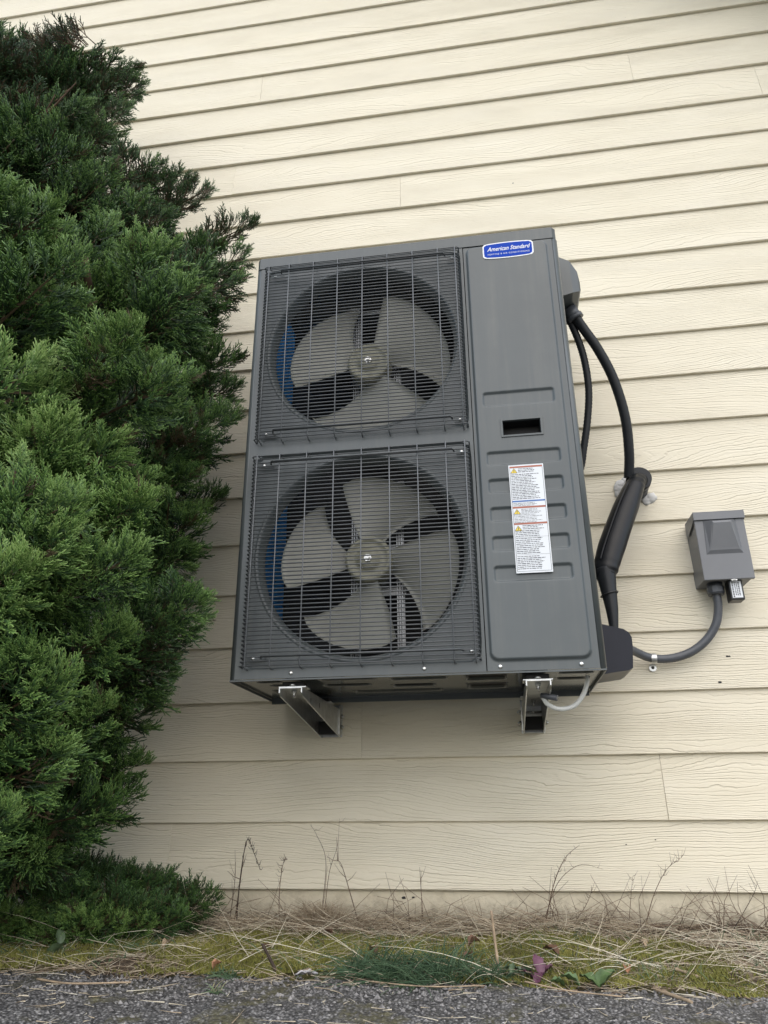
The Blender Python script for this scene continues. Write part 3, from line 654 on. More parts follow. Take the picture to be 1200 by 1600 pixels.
# ================================================================== BRACKETS
def bracket(xc, label):
    t = thing('wall_bracket', (xc, -0.02, 0.44), label, 'bracket', 'steel brackets under the heat pump')
    hw = 0.030; th = 0.003; zt = 0.500; y0, y1 = -0.492, -0.012
    ch = MB()
    # tapered inverted channel: top flange and two cheeks with a rolled front end
    def prof(y):
        k = (y-y0)/(y1-y0); return 0.020+0.062*k
    ysn = [y0, y0+0.012, -0.40, -0.30, -0.20, -0.10, y1]
    ch.box(xc-hw, xc+hw, y0, y1, zt-th, zt)
    for s in (-1, 1):
        xo, xi = xc+s*hw, xc+s*(hw-th)
        V = []; 
        for y in ysn:
            zb = zt-prof(y)-(0 if y > y0 else -0.006)
            V += [(xo, y, zt-th-0.0002), (xi, y, zt-th-0.0002), (xi, y, zb), (xo, y, zb)]
        F = [(i*4+q, i*4+(q+1) % 4, (i+1)*4+(q+1) % 4, (i+1)*4+q) for i in range(len(ysn)-1) for q in range(4)]+[(0, 1, 2, 3), tuple(len(ysn)*4-4+q for q in (3, 2, 1, 0))]
        ch.add(V, F)
    arm = ch.build('arm', 'galvanised', t)
    m = MB()
    for s in (-1, 1): m.box(*sorted((xc+s*(hw+0.0006), xc+s*(hw+0.0036))), -0.045, -0.0085, 0.425, 0.512)
    m.box(xc-0.034, xc+0.034, -0.0085, -0.0045, 0.42, 0.515); pl = m.build('wall_plate', 'galvanised', t)
    for z in (0.478, 0.447):
        b = MB(); b.cyl((xc-0.044, -0.027, z), (xc+0.044, -0.027, z), 0.0035, sides=8); b.cyl((xc+0.034, -0.027, z), (xc+0.040, -0.027, z), 0.0075, sides=6, smooth=False); b.cyl((xc-0.040, -0.027, z), (xc-0.034, -0.027, z), 0.0075, sides=6, smooth=False); b.build('bolt', 'steel_screw', pl)
    for y in (-0.455, -0.16):
        r = MB(); r.box(xc-0.036, xc+0.036, y-0.022, y+0.022, zt+0.0005, zt+0.0045, 0.001); r.build('mount_plate', 'galvanised', t)
        r = MB(); r.box(xc-0.028, xc+0.028, y-0.016, y+0.02, zt+0.005, zt+0.0165, 0.002); r.build('rubber_mount', 'rubber', t)
        b = MB(); b.cyl((xc, y, zt+0.0047), (xc, y, zt+0.0105), 0.010, sides=10) if False else None
        b.cyl((xc, y-0.019, zt+0.0047), (xc, y-0.019, zt+0.0095), 0.0085, sides=12); b.cyl((xc, y, zt-0.022), (xc, y, zt-0.003), 0.0035, sides=8); b.cyl((xc, y, zt-0.011), (xc, y, zt-0.0035), 0.0075, sides=6, smooth=False); b.build('anchor_bolt', 'steel_screw', t)
    for y in (-0.40, -0.30):
        m = MB(); m.box(xc+hw+0.0002, xc+hw+0.0008, y-0.0015, y+0.0015, zt-0.028, zt-0.016); m.build('stamped_slot', 'dark_cavity', arm)
    m = MB(); m.box(xc-hw+0.004, xc+hw-0.004, -0.062, -0.050, 0.424, 0.462); m.build('stop_block', 'rubber', t)
    return t
bracket(-0.512, 'galvanised wall bracket under the left end of the heat pump, below the fans')
bracket(0.100, 'galvanised wall bracket under the right end of the heat pump, beside the clear drain tube')

# drain tube: elbow hanging under the base, looping back to the bracket
pts = spline([(0.228, -0.40, 0.520), (0.224, -0.40, 0.505), (0.212, -0.40, 0.475), (0.186, -0.40, 0.447), (0.150, -0.405, 0.440), (0.122, -0.41, 0.452), (0.110, -0.415, 0.472)], 8)
d = MB(); d.tube(pts, 0.0058, 12); o = d.build('drain_tube', 'clear'); tag(o, 'clear plastic drain tube looping under the right end of the heat pump', 'tube')
d = MB(); d.tube([(0.108, -0.415, 0.472), (0.120, -0.42, 0.470), (0.146, -0.43, 0.463)], 0.0072, 12); d.build('tube_end_fitting', 'conduit_grey', o)

# ================================================================== HOSES, LINE SET
def ribbed(pts, r, n, amp, name, mat, label, cat, group=None):
    P = spline(pts, n); rs = [r*(1+amp*(1 if i % 2 else -1)) for i in range(len(P))]
    m = MB(); m.tube(P, rs, 16); o = m.build(name, mat); tag(o, label, cat, group); return o
hA = ribbed([(0.329, -0.254, 1.692), (0.352, -0.24, 1.655), (0.392, -0.22, 1.585), (0.432, -0.19, 1.49), (0.458, -0.155, 1.37), (0.462, -0.12, 1.26), (0.456, -0.09, 1.185)], 0.0155, 14, 0.012, 'power_hose', 'hose_black', 'thick black hose arching from the wiring hood down to the wall sleeve', 'hose')
hB = ribbed([(0.312, -0.24, 1.69), (0.333, -0.22, 1.63), (0.348, -0.20, 1.56), (0.353, -0.18, 1.47), (0.343, -0.16, 1.38), (0.322, -0.14, 1.28), (0.30, -0.12, 1.20), (0.24, -0.10, 1.12)], 0.0115, 16, 0.05, 'control_hose', 'hose_black', 'thinner ribbed black hose close to the cabinet edge, inside the larger arch', 'hose')
g = MB(); g.cyl((0.303, -0.246, 1.716), (0.313, -0.239, 1.688), 0.0155, sides=18); g.build('end_fitting', 'black_plastic', hB)
sl = thing('wall_sleeve', (0.488, 0, 1.18), 'black pipe sleeve entering the siding, sealed with white caulk', 'pipe sleeve')
m = MB(); m.cyl((0.494, 0.012, 1.180), (0.488, -0.082, 1.183), 0.036, sides=28); m.cyl((0.489, -0.060, 1.1825), (0.4875, -0.088, 1.183), 0.039, sides=28); m.build('sleeve', 'hose_black', sl)
rc = random.Random(2); V = []; ck = MB()
for k in range(30):
    t = 2.2+1.7*k/30 if k < 24 else 5.3+.5*(k-24)/6; rr = 0.037+rc.uniform(-0.003, 0.008)+(0.012 if 2.4 < t < 3.6 else 0)+(0.010 if 5.2 < t < 5.9 else 0)
    bm = bmesh.new(); bmesh.ops.create_icosphere(bm, subdivisions=2, radius=rc.uniform(0.007, 0.013))
    for v in bm.verts: v.co = Vector((0.494+rr*math.cos(t)+v.co.x*1.5, 0.003+v.co.y*0.55, 1.18+rr*math.sin(t)+v.co.z*1.3))+Vector((rc.uniform(-1, 1), rc.uniform(-1, 1)*.6, rc.uniform(-1, 1)))*0.0024
    ck.bm(bm, True)
    if k in (23, 29): ck.build('caulk', 'caulk_white', sl); ck = MB()
# taped refrigerant line set
P = spline([(0.492, -0.030, 1.182), (0.487, -0.078, 1.180), (0.470, -0.112, 1.155), (0.444, -0.132, 1.105), (0.412, -0.152, 1.040), (0.380, -0.172, 0.970), (0.352, -0.190, 0.905), (0.332, -0.205, 0.850), (0.326, -0.212, 0.82)], 10)
rs = []
for i, p in enumerate(P):
    k = i/(len(P)-1)
    rs.append(np.interp(k, [0, .14, .24, .34, .45, .7, .85, .93, 1], [.026, .029, .028, .034, .039, .041, .037, .031, .022])*(1+0.035*math.sin(i*1.7)*math.exp(-((k-0.24)/0.07)**2)+0.04*math.sin(i*1.1)*math.exp(-((k-0.88)/0.06)**2)))
m = MB(); m.tube(P, rs, 28, flat=0.82); ls = m.build('line_set', 'black_tape'); tag(ls, 'fat black taped refrigerant line running from wall sleeve down beside the cabinet', 'pipe')
m = MB(); m.tube([(p.x-0.026*math.cos(0.6), p.y-0.031, p.z+0.006) for p in P[24:-14]], 0.0022, 6); m.build('tape_seam', 'black_tape', ls)
m = MB(); m.tube(spline([(0.332, -0.205, 0.850), (0.332, -0.213, 0.80), (0.334, -0.220, 0.73), (0.332, -0.225, 0.66)], 8), [0.030-0.0008*i for i in range(25)], 20); m.build('lower_wrap', 'hose_black', ls)
m = MB()
for i in (0,): m.tube([(0.3325+0.0238*math.cos(t), -0.2165+0.0238*math.sin(t), 0.775+0.006*math.cos(t)) for t in np.linspace(0, 2*math.pi, 25)], 0.0022, 6)
m.tube([(0.484+0.031*math.cos(t)*.9, -0.092+0.016*math.cos(t)+0.012*math.sin(t), 1.174+0.029*math.sin(t)) for t in np.linspace(0, 2*math.pi, 25)], 0.003, 6)
m.build('tape_wrap', 'black_plastic', ls)

# ================================================================== DISCONNECT BOX
db = thing('disconnect_box', (0.697, 0, 0.84), 'small grey electrical disconnect box on the siding at far right', 'electrical box')
x0, x1, z0, z1 = 0.6285, 0.7655, 0.838, 1.056
m = MB(); m.box(x0, x1, -0.092, 0.012, z0, z1-0.012, 0.0015, 1); m.build('body', 'disconnect_paint', db)
m = MB(); m.box(x0-0.003, x1+0.003, -0.106, -0.0935, z0-0.004, z1-0.0125, 0.002, 2)
# front cover with tapered raised boss
def q(xa, xb, za, zb, y): return [(xa, y, za), (xb, y, za), (xb, y, zb), (xa, y, zb)]
cxm = (x0+x1)/2
m.loops([[(cxm-0.053, -0.1055, 0.912), (cxm+0.053, -0.1055, 0.912), (cxm+0.047, -0.1055, 1.022), (cxm-0.047, -0.1055, 1.022)],
         [(cxm-0.050, -0.1075, 0.916), (cxm+0.050, -0.1075, 0.916), (cxm+0.044, -0.1085, 1.019), (cxm-0.044, -0.1085, 1.019)],
         [(cxm-0.042, -0.112, 0.924), (cxm+0.042, -0.112, 0.924), (cxm+0.027, -0.129, 1.010), (cxm-0.027, -0.129, 1.010)],
         [(cxm-0.038, -0.1132, 0.930), (cxm+0.038, -0.1132, 0.930), (cxm+0.024, -0.131, 1.004), (cxm-0.024, -0.131, 1.004)]], False, True)
fc_ = m.build('front_cover', 'disconnect_paint', db)
m = MB(); m.box(x0-0.005, x1+0.005, -0.112, -0.006, z1-0.0115, z1-0.009); m.box(x0-0.005, x1+0.005, -0.1125, -0.1085, z1-0.034, z1-0.0118)
for s, xa_ in ((-1, x0-0.0055), (1, x1+0.0035)): m.prism([(-0.1082, z1-0.0118), (-0.008, z1-0.0118), (-0.008, z1-0.052), (-0.030, z1-0.056), (-0.1082, z1-0.034)], 'x', xa_, xa_+0.002)
m.build('hood', 'disconnect_paint', db)
m = MB(); m.tube([(cxm+0.012+0.008*math.cos(t), -0.101+0.006*math.sin(t), z0-0.004-0.002*abs(math.sin(t))) for t in np.linspace(0, 2*math.pi, 17)], 0.0018, 6); m.box(cxm+0.004, cxm+0.020, -0.107, -0.095, z0-0.008, z0-0.005); m.build('hasp', 'steel_screw', fc_)
m = MB(); m.cyl((0.668, -0.050, z0-0.0005), (0.668, -0.050, z0-0.036), 0.0225, sides=24); m.cyl((0.668, -0.050, z0-0.012), (0.668, -0.050, z0-0.030), 0.0245, sides=10, smooth=False); m.build('conduit_fitting', 'conduit_grey', db)
m = MB(); m.box(0.697, 0.736, -0.088, -0.045, z0-0.062, z0-0.0008, 0.003); pb = m.build('pullout_block', 'black_plastic', db)
m = MB(); m.box(0.7015, 0.7305, -0.0890, -0.0884, z0-0.056, z0-0.006); lb2 = m.build('block_label', 'label_white', pb)
m = MB(); r9 = random.Random(4)
for cxx, wd in ((0.706, 0.004), (0.7125, 0.0026), (0.7175, 0.0026), (0.723, 0.004)):
    z = z0-0.009
    while z > z0-0.050:
        h = r9.uniform(0.002, 0.006); m.add([(cxx-wd/2, -0.0892, z-h), (cxx+wd/2, -0.0892, z-h), (cxx+wd/2, -0.0892, z), (cxx-wd/2, -0.0892, z)], [(0, 1, 2, 3)]); z -= h+0.0015
m.build('print_lines', 'label_ink', lb2)
cd = ribbed([(0.668, -0.050, 0.806), (0.669, -0.046, 0.772), (0.660, -0.040, 0.728), (0.640, -0.034, 0.692), (0.606, -0.030, 0.658), (0.560, -0.027, 0.633), (0.505, -0.026, 0.622), (0.455, -0.032, 0.626), (0.410, -0.060, 0.640), (0.365, -0.11, 0.652), (0.30, -0.16, 0.66)], 0.0125, 14, 0.018, 'flexible_conduit', 'conduit_grey', 'grey flexible conduit curving from the disconnect box to the heat pump', 'conduit')
st = thing('conduit_strap', (0.467, 0, 0.62), 'shiny one-hole metal strap holding the grey conduit to the siding', 'strap')
m = MB(); ring = [(0.0, 0.0145*math.cos(t), 0.0145*math.sin(t)) for t in np.linspace(-0.2*math.pi, 1.25*math.pi, 16)]
sec = [(0.4655, -0.029+0.0147*math.cos(t), 0.6235+0.0147*math.sin(t)) for t in np.linspace(-0.75*math.pi, 0.8*math.pi, 18)]
sec = [(0.4655, -0.029-0.0150*math.cos(t), 0.6235+0.0150*math.sin(t)) for t in np.linspace(-0.95*math.pi*0.5, math.pi*0.8, 18)]
V = [(p[0]-0.008, p[1], p[2]) for p in sec]+[(p[0]+0.008, p[1], p[2]) for p in sec]+[(p[0]-0.008, p[1]*0.93-0.0005, p[2]*0.9995) for p in sec]+[(p[0]+0.008, p[1]*0.93-0.0005, p[2]*0.9995) for p in sec]
n_ = len(sec); m.add(V[:2*n_], [(i, i+1, n_+i+1, n_+i) for i in range(n_-1)], True); m.build('band', 'galvanised', st)
m = MB()
ear = [(0.4655+0.011*math.cos(t), 0.601+0.011*math.sin(t)) for t in np.linspace(math.pi, 2*math.pi, 12)]+[(0.4735, 0.611), (0.4575, 0.611)]
m.prism(ear, 'y', -0.0035, -0.0015); m.build('ear', 'galvanised', st)
m = MB(); m.loops([circ(0.4655, 0.601, r, y, 14) for r, y in ((0.0048, -0.0034), (0.0046, -0.0042), (0.002, -0.0044))], True, True); m.build('screw_hole', 'dark_cavity', st)
# insect resting on the siding
ins = thing('insect', (-1.048, 0, 2.534), 'tiny dark crane fly resting on the siding near the juniper tip', 'insect')
yi = -0.002
m = MB(); m.tube([(-1.053, yi-0.002, 2.522), (-1.048, yi-0.003, 2.534), (-1.045, yi-0.003, 2.545)], [0.0012, 0.0032, 0.0022], 7)
for s in (-1, 1):
    for dz in (-0.008, 0.0, 0.007): m.tube([(-1.048, yi-0.002, 2.534+dz*0.4), (-1.048+s*0.009, yi-0.004, 2.534+dz), (-1.048+s*0.015, yi+0.003, 2.534+dz*2.1)], 0.0007, 4)
m.build('body', 'insect', ins)

# ================================================================== JUNIPER
TIPS = [(-1.82,-0.45,3.16,1),(-1.68,-0.45,2.98,0.9),(-1.53,-0.45,2.92,0.9),(-1.42,-0.4,3.0,0.9),(-1.28,-0.38,3.0,0.8),(-1.26,-0.36,2.93,0.7),(-1.27,-0.4,2.76,0.8),(-1.29,-0.4,2.62,0.8),(-1.37,-0.5,2.67,1),(-1.1,-0.42,2.4,0.9),(-1.0,-0.36,2.38,0.8),(-0.93,-0.33,2.37,0.6),(-0.99,-0.5,2.09,1),(-0.84,-0.42,2.0,0.9),(-0.74,-0.36,2.15,0.55),(-0.76,-0.38,2.0,0.8),(-0.77,-0.4,1.86,0.8),(-0.82,-0.42,1.75,0.8),(-0.76,-0.4,1.56,0.9),(-0.75,-0.37,1.47,0.8),(-0.75,-0.4,1.35,0.9),(-0.81,-0.42,1.25,0.9),(-0.85,-0.42,1.14,0.9),(-0.8,-0.3,1.13,0.5),(-0.83,-0.4,1.02,0.8),(-0.85,-0.36,0.92,0.8),(-0.81,-0.75,0.99,0.75),(-0.78,-0.85,0.87,0.9),(-0.74,-0.9,0.74,0.8),(-0.71,-0.6,0.7,0.7),(-0.76,-0.55,0.64,0.8),(-0.84,-0.5,0.56,0.9),(-0.92,-0.36,0.48,0.8),(-0.88,-0.7,0.43,1),(-0.94,-0.36,0.33,0.8),(-0.95,-0.36,0.25,0.8),(-0.95,-0.5,0.22,0.9),(-1.06,-0.45,0.15,0.9),(-1.06,-0.6,0.13,1),(-0.92,-1.0,0.86,1.1),(-0.85,-1.0,0.75,1.1),(-0.91,-1.05,0.67,1),(-0.93,-0.95,1.05,1),(-0.85,-0.85,1.04,0.9),(-1.0,-1.0,1.19,1.1),(-1.02,-0.85,1.46,1),(-0.92,-0.95,0.49,1.2),(-0.88,-0.9,0.47,1),(-0.81,-0.8,0.59,1),(-0.98,-0.85,0.21,0.9),(-1.34,-0.81,2.26,1.12),(-1.53,-0.68,2.35,0.83),(-1.15,-0.61,2.2,1.09),(-1.24,-0.65,2.25,1.02),(-1.6,-0.69,2.26,1.1),(-1.06,-0.55,2.12,0.98),(-1.03,-0.77,1.83,0.92),(-1.07,-0.97,1.69,0.87),(-1.14,-1.03,1.69,1.0),(-0.85,-0.73,1.73,0.89),(-0.97,-0.97,1.52,0.89),(-1.11,-0.9,1.63,1.11),(-1.2,-1.04,1.55,1.06),(-0.77,-0.73,1.6,0.82),(-1.25,-0.87,1.48,0.91),(-0.81,-0.54,1.56,0.87),(-0.8,-0.95,1.29,0.9),(-1.13,-0.85,1.42,0.9),(-1.15,-1.09,1.25,0.77),(-0.71,-0.83,1.22,0.77),(-0.9,-0.66,1.39,0.8),(-0.99,-0.94,1.15,0.85),(-1.33,-0.85,1.25,0.95),(-1.14,-0.82,1.17,1.01),(-1.17,-0.96,1.07,0.79),(-0.98,-0.78,1.04,0.96),(-1.25,-0.81,1.02,0.78),(-0.95,-0.69,1.02,0.8),(-0.84,-1.01,0.82,0.82),(-1.03,-0.87,0.83,0.88),(-1.07,-0.96,0.76,0.96),(-0.89,-0.93,0.71,1.06),(-0.96,-0.87,0.64,1.1),(-1.07,-0.82,0.63,1.06),(-1.03,-1.05,0.55,0.87),(-1.15,-0.78,0.43,1.0),(-0.9,-0.83,0.33,1.11),(-1.03,-0.8,0.34,1.0),(-1.06,-0.89,0.28,0.79),(-1.25,-0.62,0.23,1.08),(-1.21,-0.62,0.1,0.98)]
jun = thing('juniper', (-1.72, -0.42, -0.09), 'big dark green juniper with feathery plumes covering the left side', 'shrub')
def trunk_pt(z): return Vector((-1.72-0.05*math.sin(z*1.1)+0.02*z*-1, -0.42+0.04*math.sin(z*1.7), z))
m = MB(); zz = np.linspace(-0.14, 2.75, 22); m.tube([trunk_pt(z) for z in zz], [0.095*(1-0.8*(i/21))+0.01*math.sin(i*2.1)**2 for i in range(22)], 14); m.build('trunk', 'bark', jun)
# feathery spray templates (unit length); each cord is a short three-sided blunt shoot
def cord(p0, p1, r0, r1, t0, t1, V, F, T):
    d = p1-p0; d = d/(np.linalg.norm(d)+1e-9); a = np.array([0, 0, 1.0]) if abs(d[2]) < 0.9 else np.array([1.0, 0, 0])
    u = np.cross(d, a); u /= np.linalg.norm(u); w_ = np.cross(d, u); o = len(V)
    for p, rr, t in ((p0, r0, t0), (p1, r1, t1)):
        for k in range(3):
            an = 2.0944*k; V.append(p+(u*math.cos(an)+w_*math.sin(an))*rr); T.append(t)
    for k in range(3):
        k2 = (k+1) % 3; F.append((o+k, o+k2, o+3+k2)); F.append((o+k, o+3+k2, o+3+k))
    F.append((o+3, o+4, o+5))
def spray(seed, nsec=8, nter=4):
    r = np.random.default_rng(seed); V, F, T = [], [], []
    pts = [np.zeros(3)]; d = np.array([1.0, 0, 0]); steps = 4; cv = np.array([0, 0, .13])
    for i in range(steps): d = d+cv+r.normal(0, .05, 3); d /= np.linalg.norm(d); pts.append(pts[-1]+d/steps)
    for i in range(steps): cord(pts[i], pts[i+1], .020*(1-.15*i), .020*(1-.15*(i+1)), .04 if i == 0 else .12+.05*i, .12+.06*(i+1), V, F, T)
    for i in range(nsec):
        s = .25+.74*(i+r.uniform(0, .7))/nsec; k = min(steps-1, int(s*steps)); fr = s*steps-k
        b = pts[k]*(1-fr)+pts[k+1]*fr; ax = pts[k+1]-pts[k]; ax /= np.linalg.norm(ax)
        az = i*2.4+r.normal(0, .3); side = np.array([0, math.cos(az), math.sin(az)*.85])
        an = .75-.35*s+r.normal(0, .08); ln = (.52-.25*s)*r.uniform(.8, 1.2)
        d1 = ax*math.cos(an)+side*math.sin(an); d2 = d1+ax*.45+np.array([0, 0, .18]); d2 /= np.linalg.norm(d2)
        m1 = b+d1*ln*.5; m2 = m1+d2*ln*.5
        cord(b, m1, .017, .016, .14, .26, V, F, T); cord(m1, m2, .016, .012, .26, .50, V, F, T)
        for j in range(nter):
            q_ = .25+.7*(j+.5)/nter; bb = b+(m1-b)*q_*2 if q_ < .5 else m1+(m2-m1)*(q_-.5)*2
            dd = d1 if q_ < .5 else d2; sgn = 1 if j % 2 else -1
            pv = np.cross(dd, np.array([0, 0, 1.0])+r.normal(0, .3, 3)); pv /= (np.linalg.norm(pv)+1e-6)
            d3 = dd*.8+pv*sgn*r.uniform(.3, .6)+np.array([0, 0, 1])*r.uniform(-.1, .3); d3 /= np.linalg.norm(d3)
            cord(bb, bb+d3*ln*r.uniform(.30, .46), .0165, .0110, .24, .54, V, F, T)
    return np.array(V), np.array(F), np.array(T)
SPR = [spray(s) for s in range(9)]
def frame_from(d, r=None):
    d = d/np.linalg.norm(d); up = np.array([0, 0, 1.0])+(r.normal(0, .3, 3) if r is not None else 0)
    if abs(d[2]) > .97: up = up+np.array([.5, .3, 0])
    y = np.cross(up, d); y /= np.linalg.norm(y); z = np.cross(d, y); return np.stack([d, y, z], 0)
def plume_mesh(name, seed, n, ln=.36, rad=.085, thin=False):
    # tapering plume along +X (tip at the origin): sprays leave the axis at an angle and curl forward and up
    r = np.random.default_rng(seed); VV, FF, TT = [], [], []; off = 0; g = 0
    # two or three side lobes give the bumpy outline
    lobes = [(np.array([-ln, 0, -.02]), np.zeros(3), 1.0)]
    if not thin:
        for k in range(4):
            s = r.uniform(.30, .85); az = r.uniform(0, 2*np.pi); b = np.array([-ln*s, 0, 0])
            d = np.array([.75, .7*math.cos(az), .7*math.sin(az)*.8+.12]); lobes.append((b, b+d/np.linalg.norm(d)*rad*r.uniform(1.1, 1.7), .62))
    wts = np.array([l[2]*np.linalg.norm(l[1]-l[0]) for l in lobes]); wts = np.cumsum(wts/wts.sum())
    for i in range(n):
        li = int(np.searchsorted(wts, (i+.5)/n)); b, t, sc = lobes[min(li, len(lobes)-1)]; ax = t-b; L_ = np.linalg.norm(ax); ax = ax/L_
        s = 1-r.uniform(0, 1)**1.15*.97; back = (1-s)*L_
        az = i*2.39996+r.normal(0, .25); fr = frame_from(ax); side = fr[1]*math.cos(az)+fr[2]*math.sin(az)
        ang = np.clip(.25+back/.10, .25, 1.05)*(.9 if not thin else .6)+r.normal(0, .12)
        d = ax*math.cos(ang)+side*math.sin(ang)+np.array([0, 0, .10])
        sl = (.052+.050*min(1, back/.10))*(.75 if thin else 1)*sc**.4*r.uniform(.8, 1.2)
        p = b+ax*(s*L_)-ax*sl*.45+side*min(back*.25, rad*.28)
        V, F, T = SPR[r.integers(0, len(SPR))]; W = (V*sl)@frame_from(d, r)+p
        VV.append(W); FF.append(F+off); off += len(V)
        tt = .10+(T-.10)*1.35+r.normal(0, .05)+.20*max(0, 1-back/.12)-.08  # lighter tips: new growth, plus light painted on the outer shoots
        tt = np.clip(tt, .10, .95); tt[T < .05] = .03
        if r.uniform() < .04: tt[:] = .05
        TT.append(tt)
    cordV, cordF, cordT = [], [], []
    for (b, t, sc) in lobes: cord(b, b+(t-b)*.8, .0045*sc, .002, .03, .03, cordV, cordF, cordT)
    VV.append(np.array(cordV)); FF.append(np.array(cordF)+off); TT.append(np.array(cordT))
    o = np_mesh(name, np.concatenate(VV), np.concatenate(FF), 'juniper', None, np.concatenate(TT)); me = o.data; bpy.data.objects.remove(o); return me
PLUMES = [plume_mesh('foliage_plume', 100+k, 150, .34+.02*(k % 4), .080+.006*(k % 3)) for k in range(10)]
THIN = [plume_mesh('foliage_plume', 200+k, 70, .26, .05, True) for k in range(3)]
rj = np.random.default_rng(77); rl = random.Random(6)
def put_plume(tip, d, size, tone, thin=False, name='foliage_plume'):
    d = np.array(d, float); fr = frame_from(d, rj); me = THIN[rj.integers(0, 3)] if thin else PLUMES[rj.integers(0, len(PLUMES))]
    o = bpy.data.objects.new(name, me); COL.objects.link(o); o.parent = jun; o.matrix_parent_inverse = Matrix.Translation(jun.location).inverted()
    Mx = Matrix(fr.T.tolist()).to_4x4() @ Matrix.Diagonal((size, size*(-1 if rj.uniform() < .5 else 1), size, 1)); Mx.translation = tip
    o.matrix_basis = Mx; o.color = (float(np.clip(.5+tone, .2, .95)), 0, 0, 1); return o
limbs = MB()
extra = [(-2.35, -.5, 3.3, 1.1), (-2.1, -.5, 3.3, 1.0), (-2.2, -.8, 2.7, 1.1), (-2.5, -.6, 2.3, 1.2), (-2.3, -1.0, 2.0, 1.1), (-2.55, -.8, 1.6, 1.2), (-2.2, -1.15, 1.4, 1.1), (-2.6, -.5, 1.1, 1.1), (-2.2, -1.2, .8, 1.1), (-2.5, -.8, .5, 1.1), (-1.9, -1.2, .4, 1.1), (-2.2, -.9, .15, 1.1), (-2.1, -.2, 3.0, 1), (-2.5, -.25, 1.8, 1), (-1.3, -.2, 1.6, 1), (-1.2, -.2, 1.1, 1), (-1.2, -.2, .6, 1), (-1.35, -.2, 2.1, 1)]
for (tx, ty, tz, sz_) in TIPS+extra:
    tip = Vector((tx, ty, tz)); c = trunk_pt(tz); out = Vector((tx-c.x, ty-c.y, 0)); hd2 = out.length; out.normalize()
    thin = sz_ <= .6
    d = out+Vector((.22, -.12, rl.uniform(.10, .62)))+Vector((rl.gauss(0, .16), rl.gauss(0, .16), 0))
    if tz < .35: d.z *= .4
    if ty < -.6: d = Vector((.95, -.38, rl.uniform(.12, .5)))+Vector((rl.gauss(0, .2), rl.gauss(0, .15), 0))
    d.normalize()
    if d.y > 0 and ty > -.4: d.y *= .2
    tone = -.04+.20*min(1, max(0, (-ty-.5)/.45))+rl.gauss(0, .05)  # front plumes lighter, rear ones darker: depth shading painted into the tone
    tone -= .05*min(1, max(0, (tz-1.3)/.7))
    if abs(tx+.81) < .012 and abs(tz-.99) < .012: tone += .12
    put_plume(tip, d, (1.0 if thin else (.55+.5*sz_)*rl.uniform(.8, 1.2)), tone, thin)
    b = trunk_pt(max(0.0, min(3.0, tz-.2-.35*hd2))); e = tip-d*.30
    mid = b.lerp(e, .6)+Vector((rl.uniform(-.03, .03), rl.uniform(-.03, .03), -.05))
    if tz < 2.2: limbs.tube(spline([b, mid, e+d*.04], 5), [.013*(1-.08*i) for i in range(11)], 6)
# a second, deeper layer behind the outer plumes, shade painted in as a darker tone
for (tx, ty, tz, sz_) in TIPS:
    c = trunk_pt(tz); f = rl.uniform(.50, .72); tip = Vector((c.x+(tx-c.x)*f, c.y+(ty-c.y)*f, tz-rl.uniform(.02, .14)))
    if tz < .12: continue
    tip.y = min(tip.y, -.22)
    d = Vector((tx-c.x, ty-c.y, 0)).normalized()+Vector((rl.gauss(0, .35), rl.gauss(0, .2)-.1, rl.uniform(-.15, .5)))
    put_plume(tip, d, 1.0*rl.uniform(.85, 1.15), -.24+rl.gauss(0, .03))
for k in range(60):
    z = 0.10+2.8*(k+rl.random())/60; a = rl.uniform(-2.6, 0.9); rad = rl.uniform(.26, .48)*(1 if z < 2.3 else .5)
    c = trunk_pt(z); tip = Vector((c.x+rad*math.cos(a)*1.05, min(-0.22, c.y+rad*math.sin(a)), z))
    put_plume(tip, Vector((math.cos(a), math.sin(a), rl.uniform(-.3, .4))), 1.15, -.28)  # inner fill plumes, darkened to paint in shade inside the crown
for k in range(150):
    z = rl.uniform(0.05, 2.8); a = rl.uniform(-2.8, 0.8); c = trunk_pt(z); d = Vector((math.cos(a), math.sin(a), rl.uniform(-.2, .6)))
    p0 = c+d*rl.uniform(.1, .3); p1 = p0+d*rl.uniform(.1, .22)+Vector((rl.uniform(-.05, .05), rl.uniform(-.05, .05), rl.uniform(-.05, .05))); p1.y = min(p1.y, -0.03)
    limbs.tube([p0, (p0+p1)/2+Vector((0, 0, -.015)), p1], [0.005, 0.004, 0.0015], 5)
tag(limbs.build('limbs', 'bark', jun, fixn=False), kind='stuff')
m = MB(); m.tube([(-1.10, -0.70, 1.60), (-1.085, -0.76, 1.635), (-1.075, -0.80, 1.665)], [0.014, 0.011, 0.010], 9); m.build('cut_branch', 'bark', jun)
# creeping boughs on the ground at the foot
for (tx, ty, tz) in [(-0.77, -0.2, -0.01), (-0.80, -0.22, -0.03), (-0.85, -0.2, 0.01), (-0.95, -0.2, 0.03), (-1.03, -0.2, 0.04), (-0.91, -0.3, -0.02), (-1.11, -0.22, 0.05), (-0.83, -0.28, -0.04), (-1.17, -0.25, 0.07), (-0.97, -0.26, 0.0), (-1.06, -0.32, 0.0)]:
    put_plume((tx, ty, tz), (1, -.15, .10), .62, -.12, False, 'creeping_plume')
for (tx, ty, tz) in [(-0.90, -0.30, -0.055), (-0.96, -0.33, -0.045), (-1.02, -0.36, -0.05), (-0.94, -0.28, -0.05), (-1.08, -0.33, -0.045), (-1.16, -0.35, -0.04), (-1.24, -.36, -.03)]:
    put_plume((tx, ty, tz), (1, -.25, .12), .5, .14, False, 'creeping_plume')

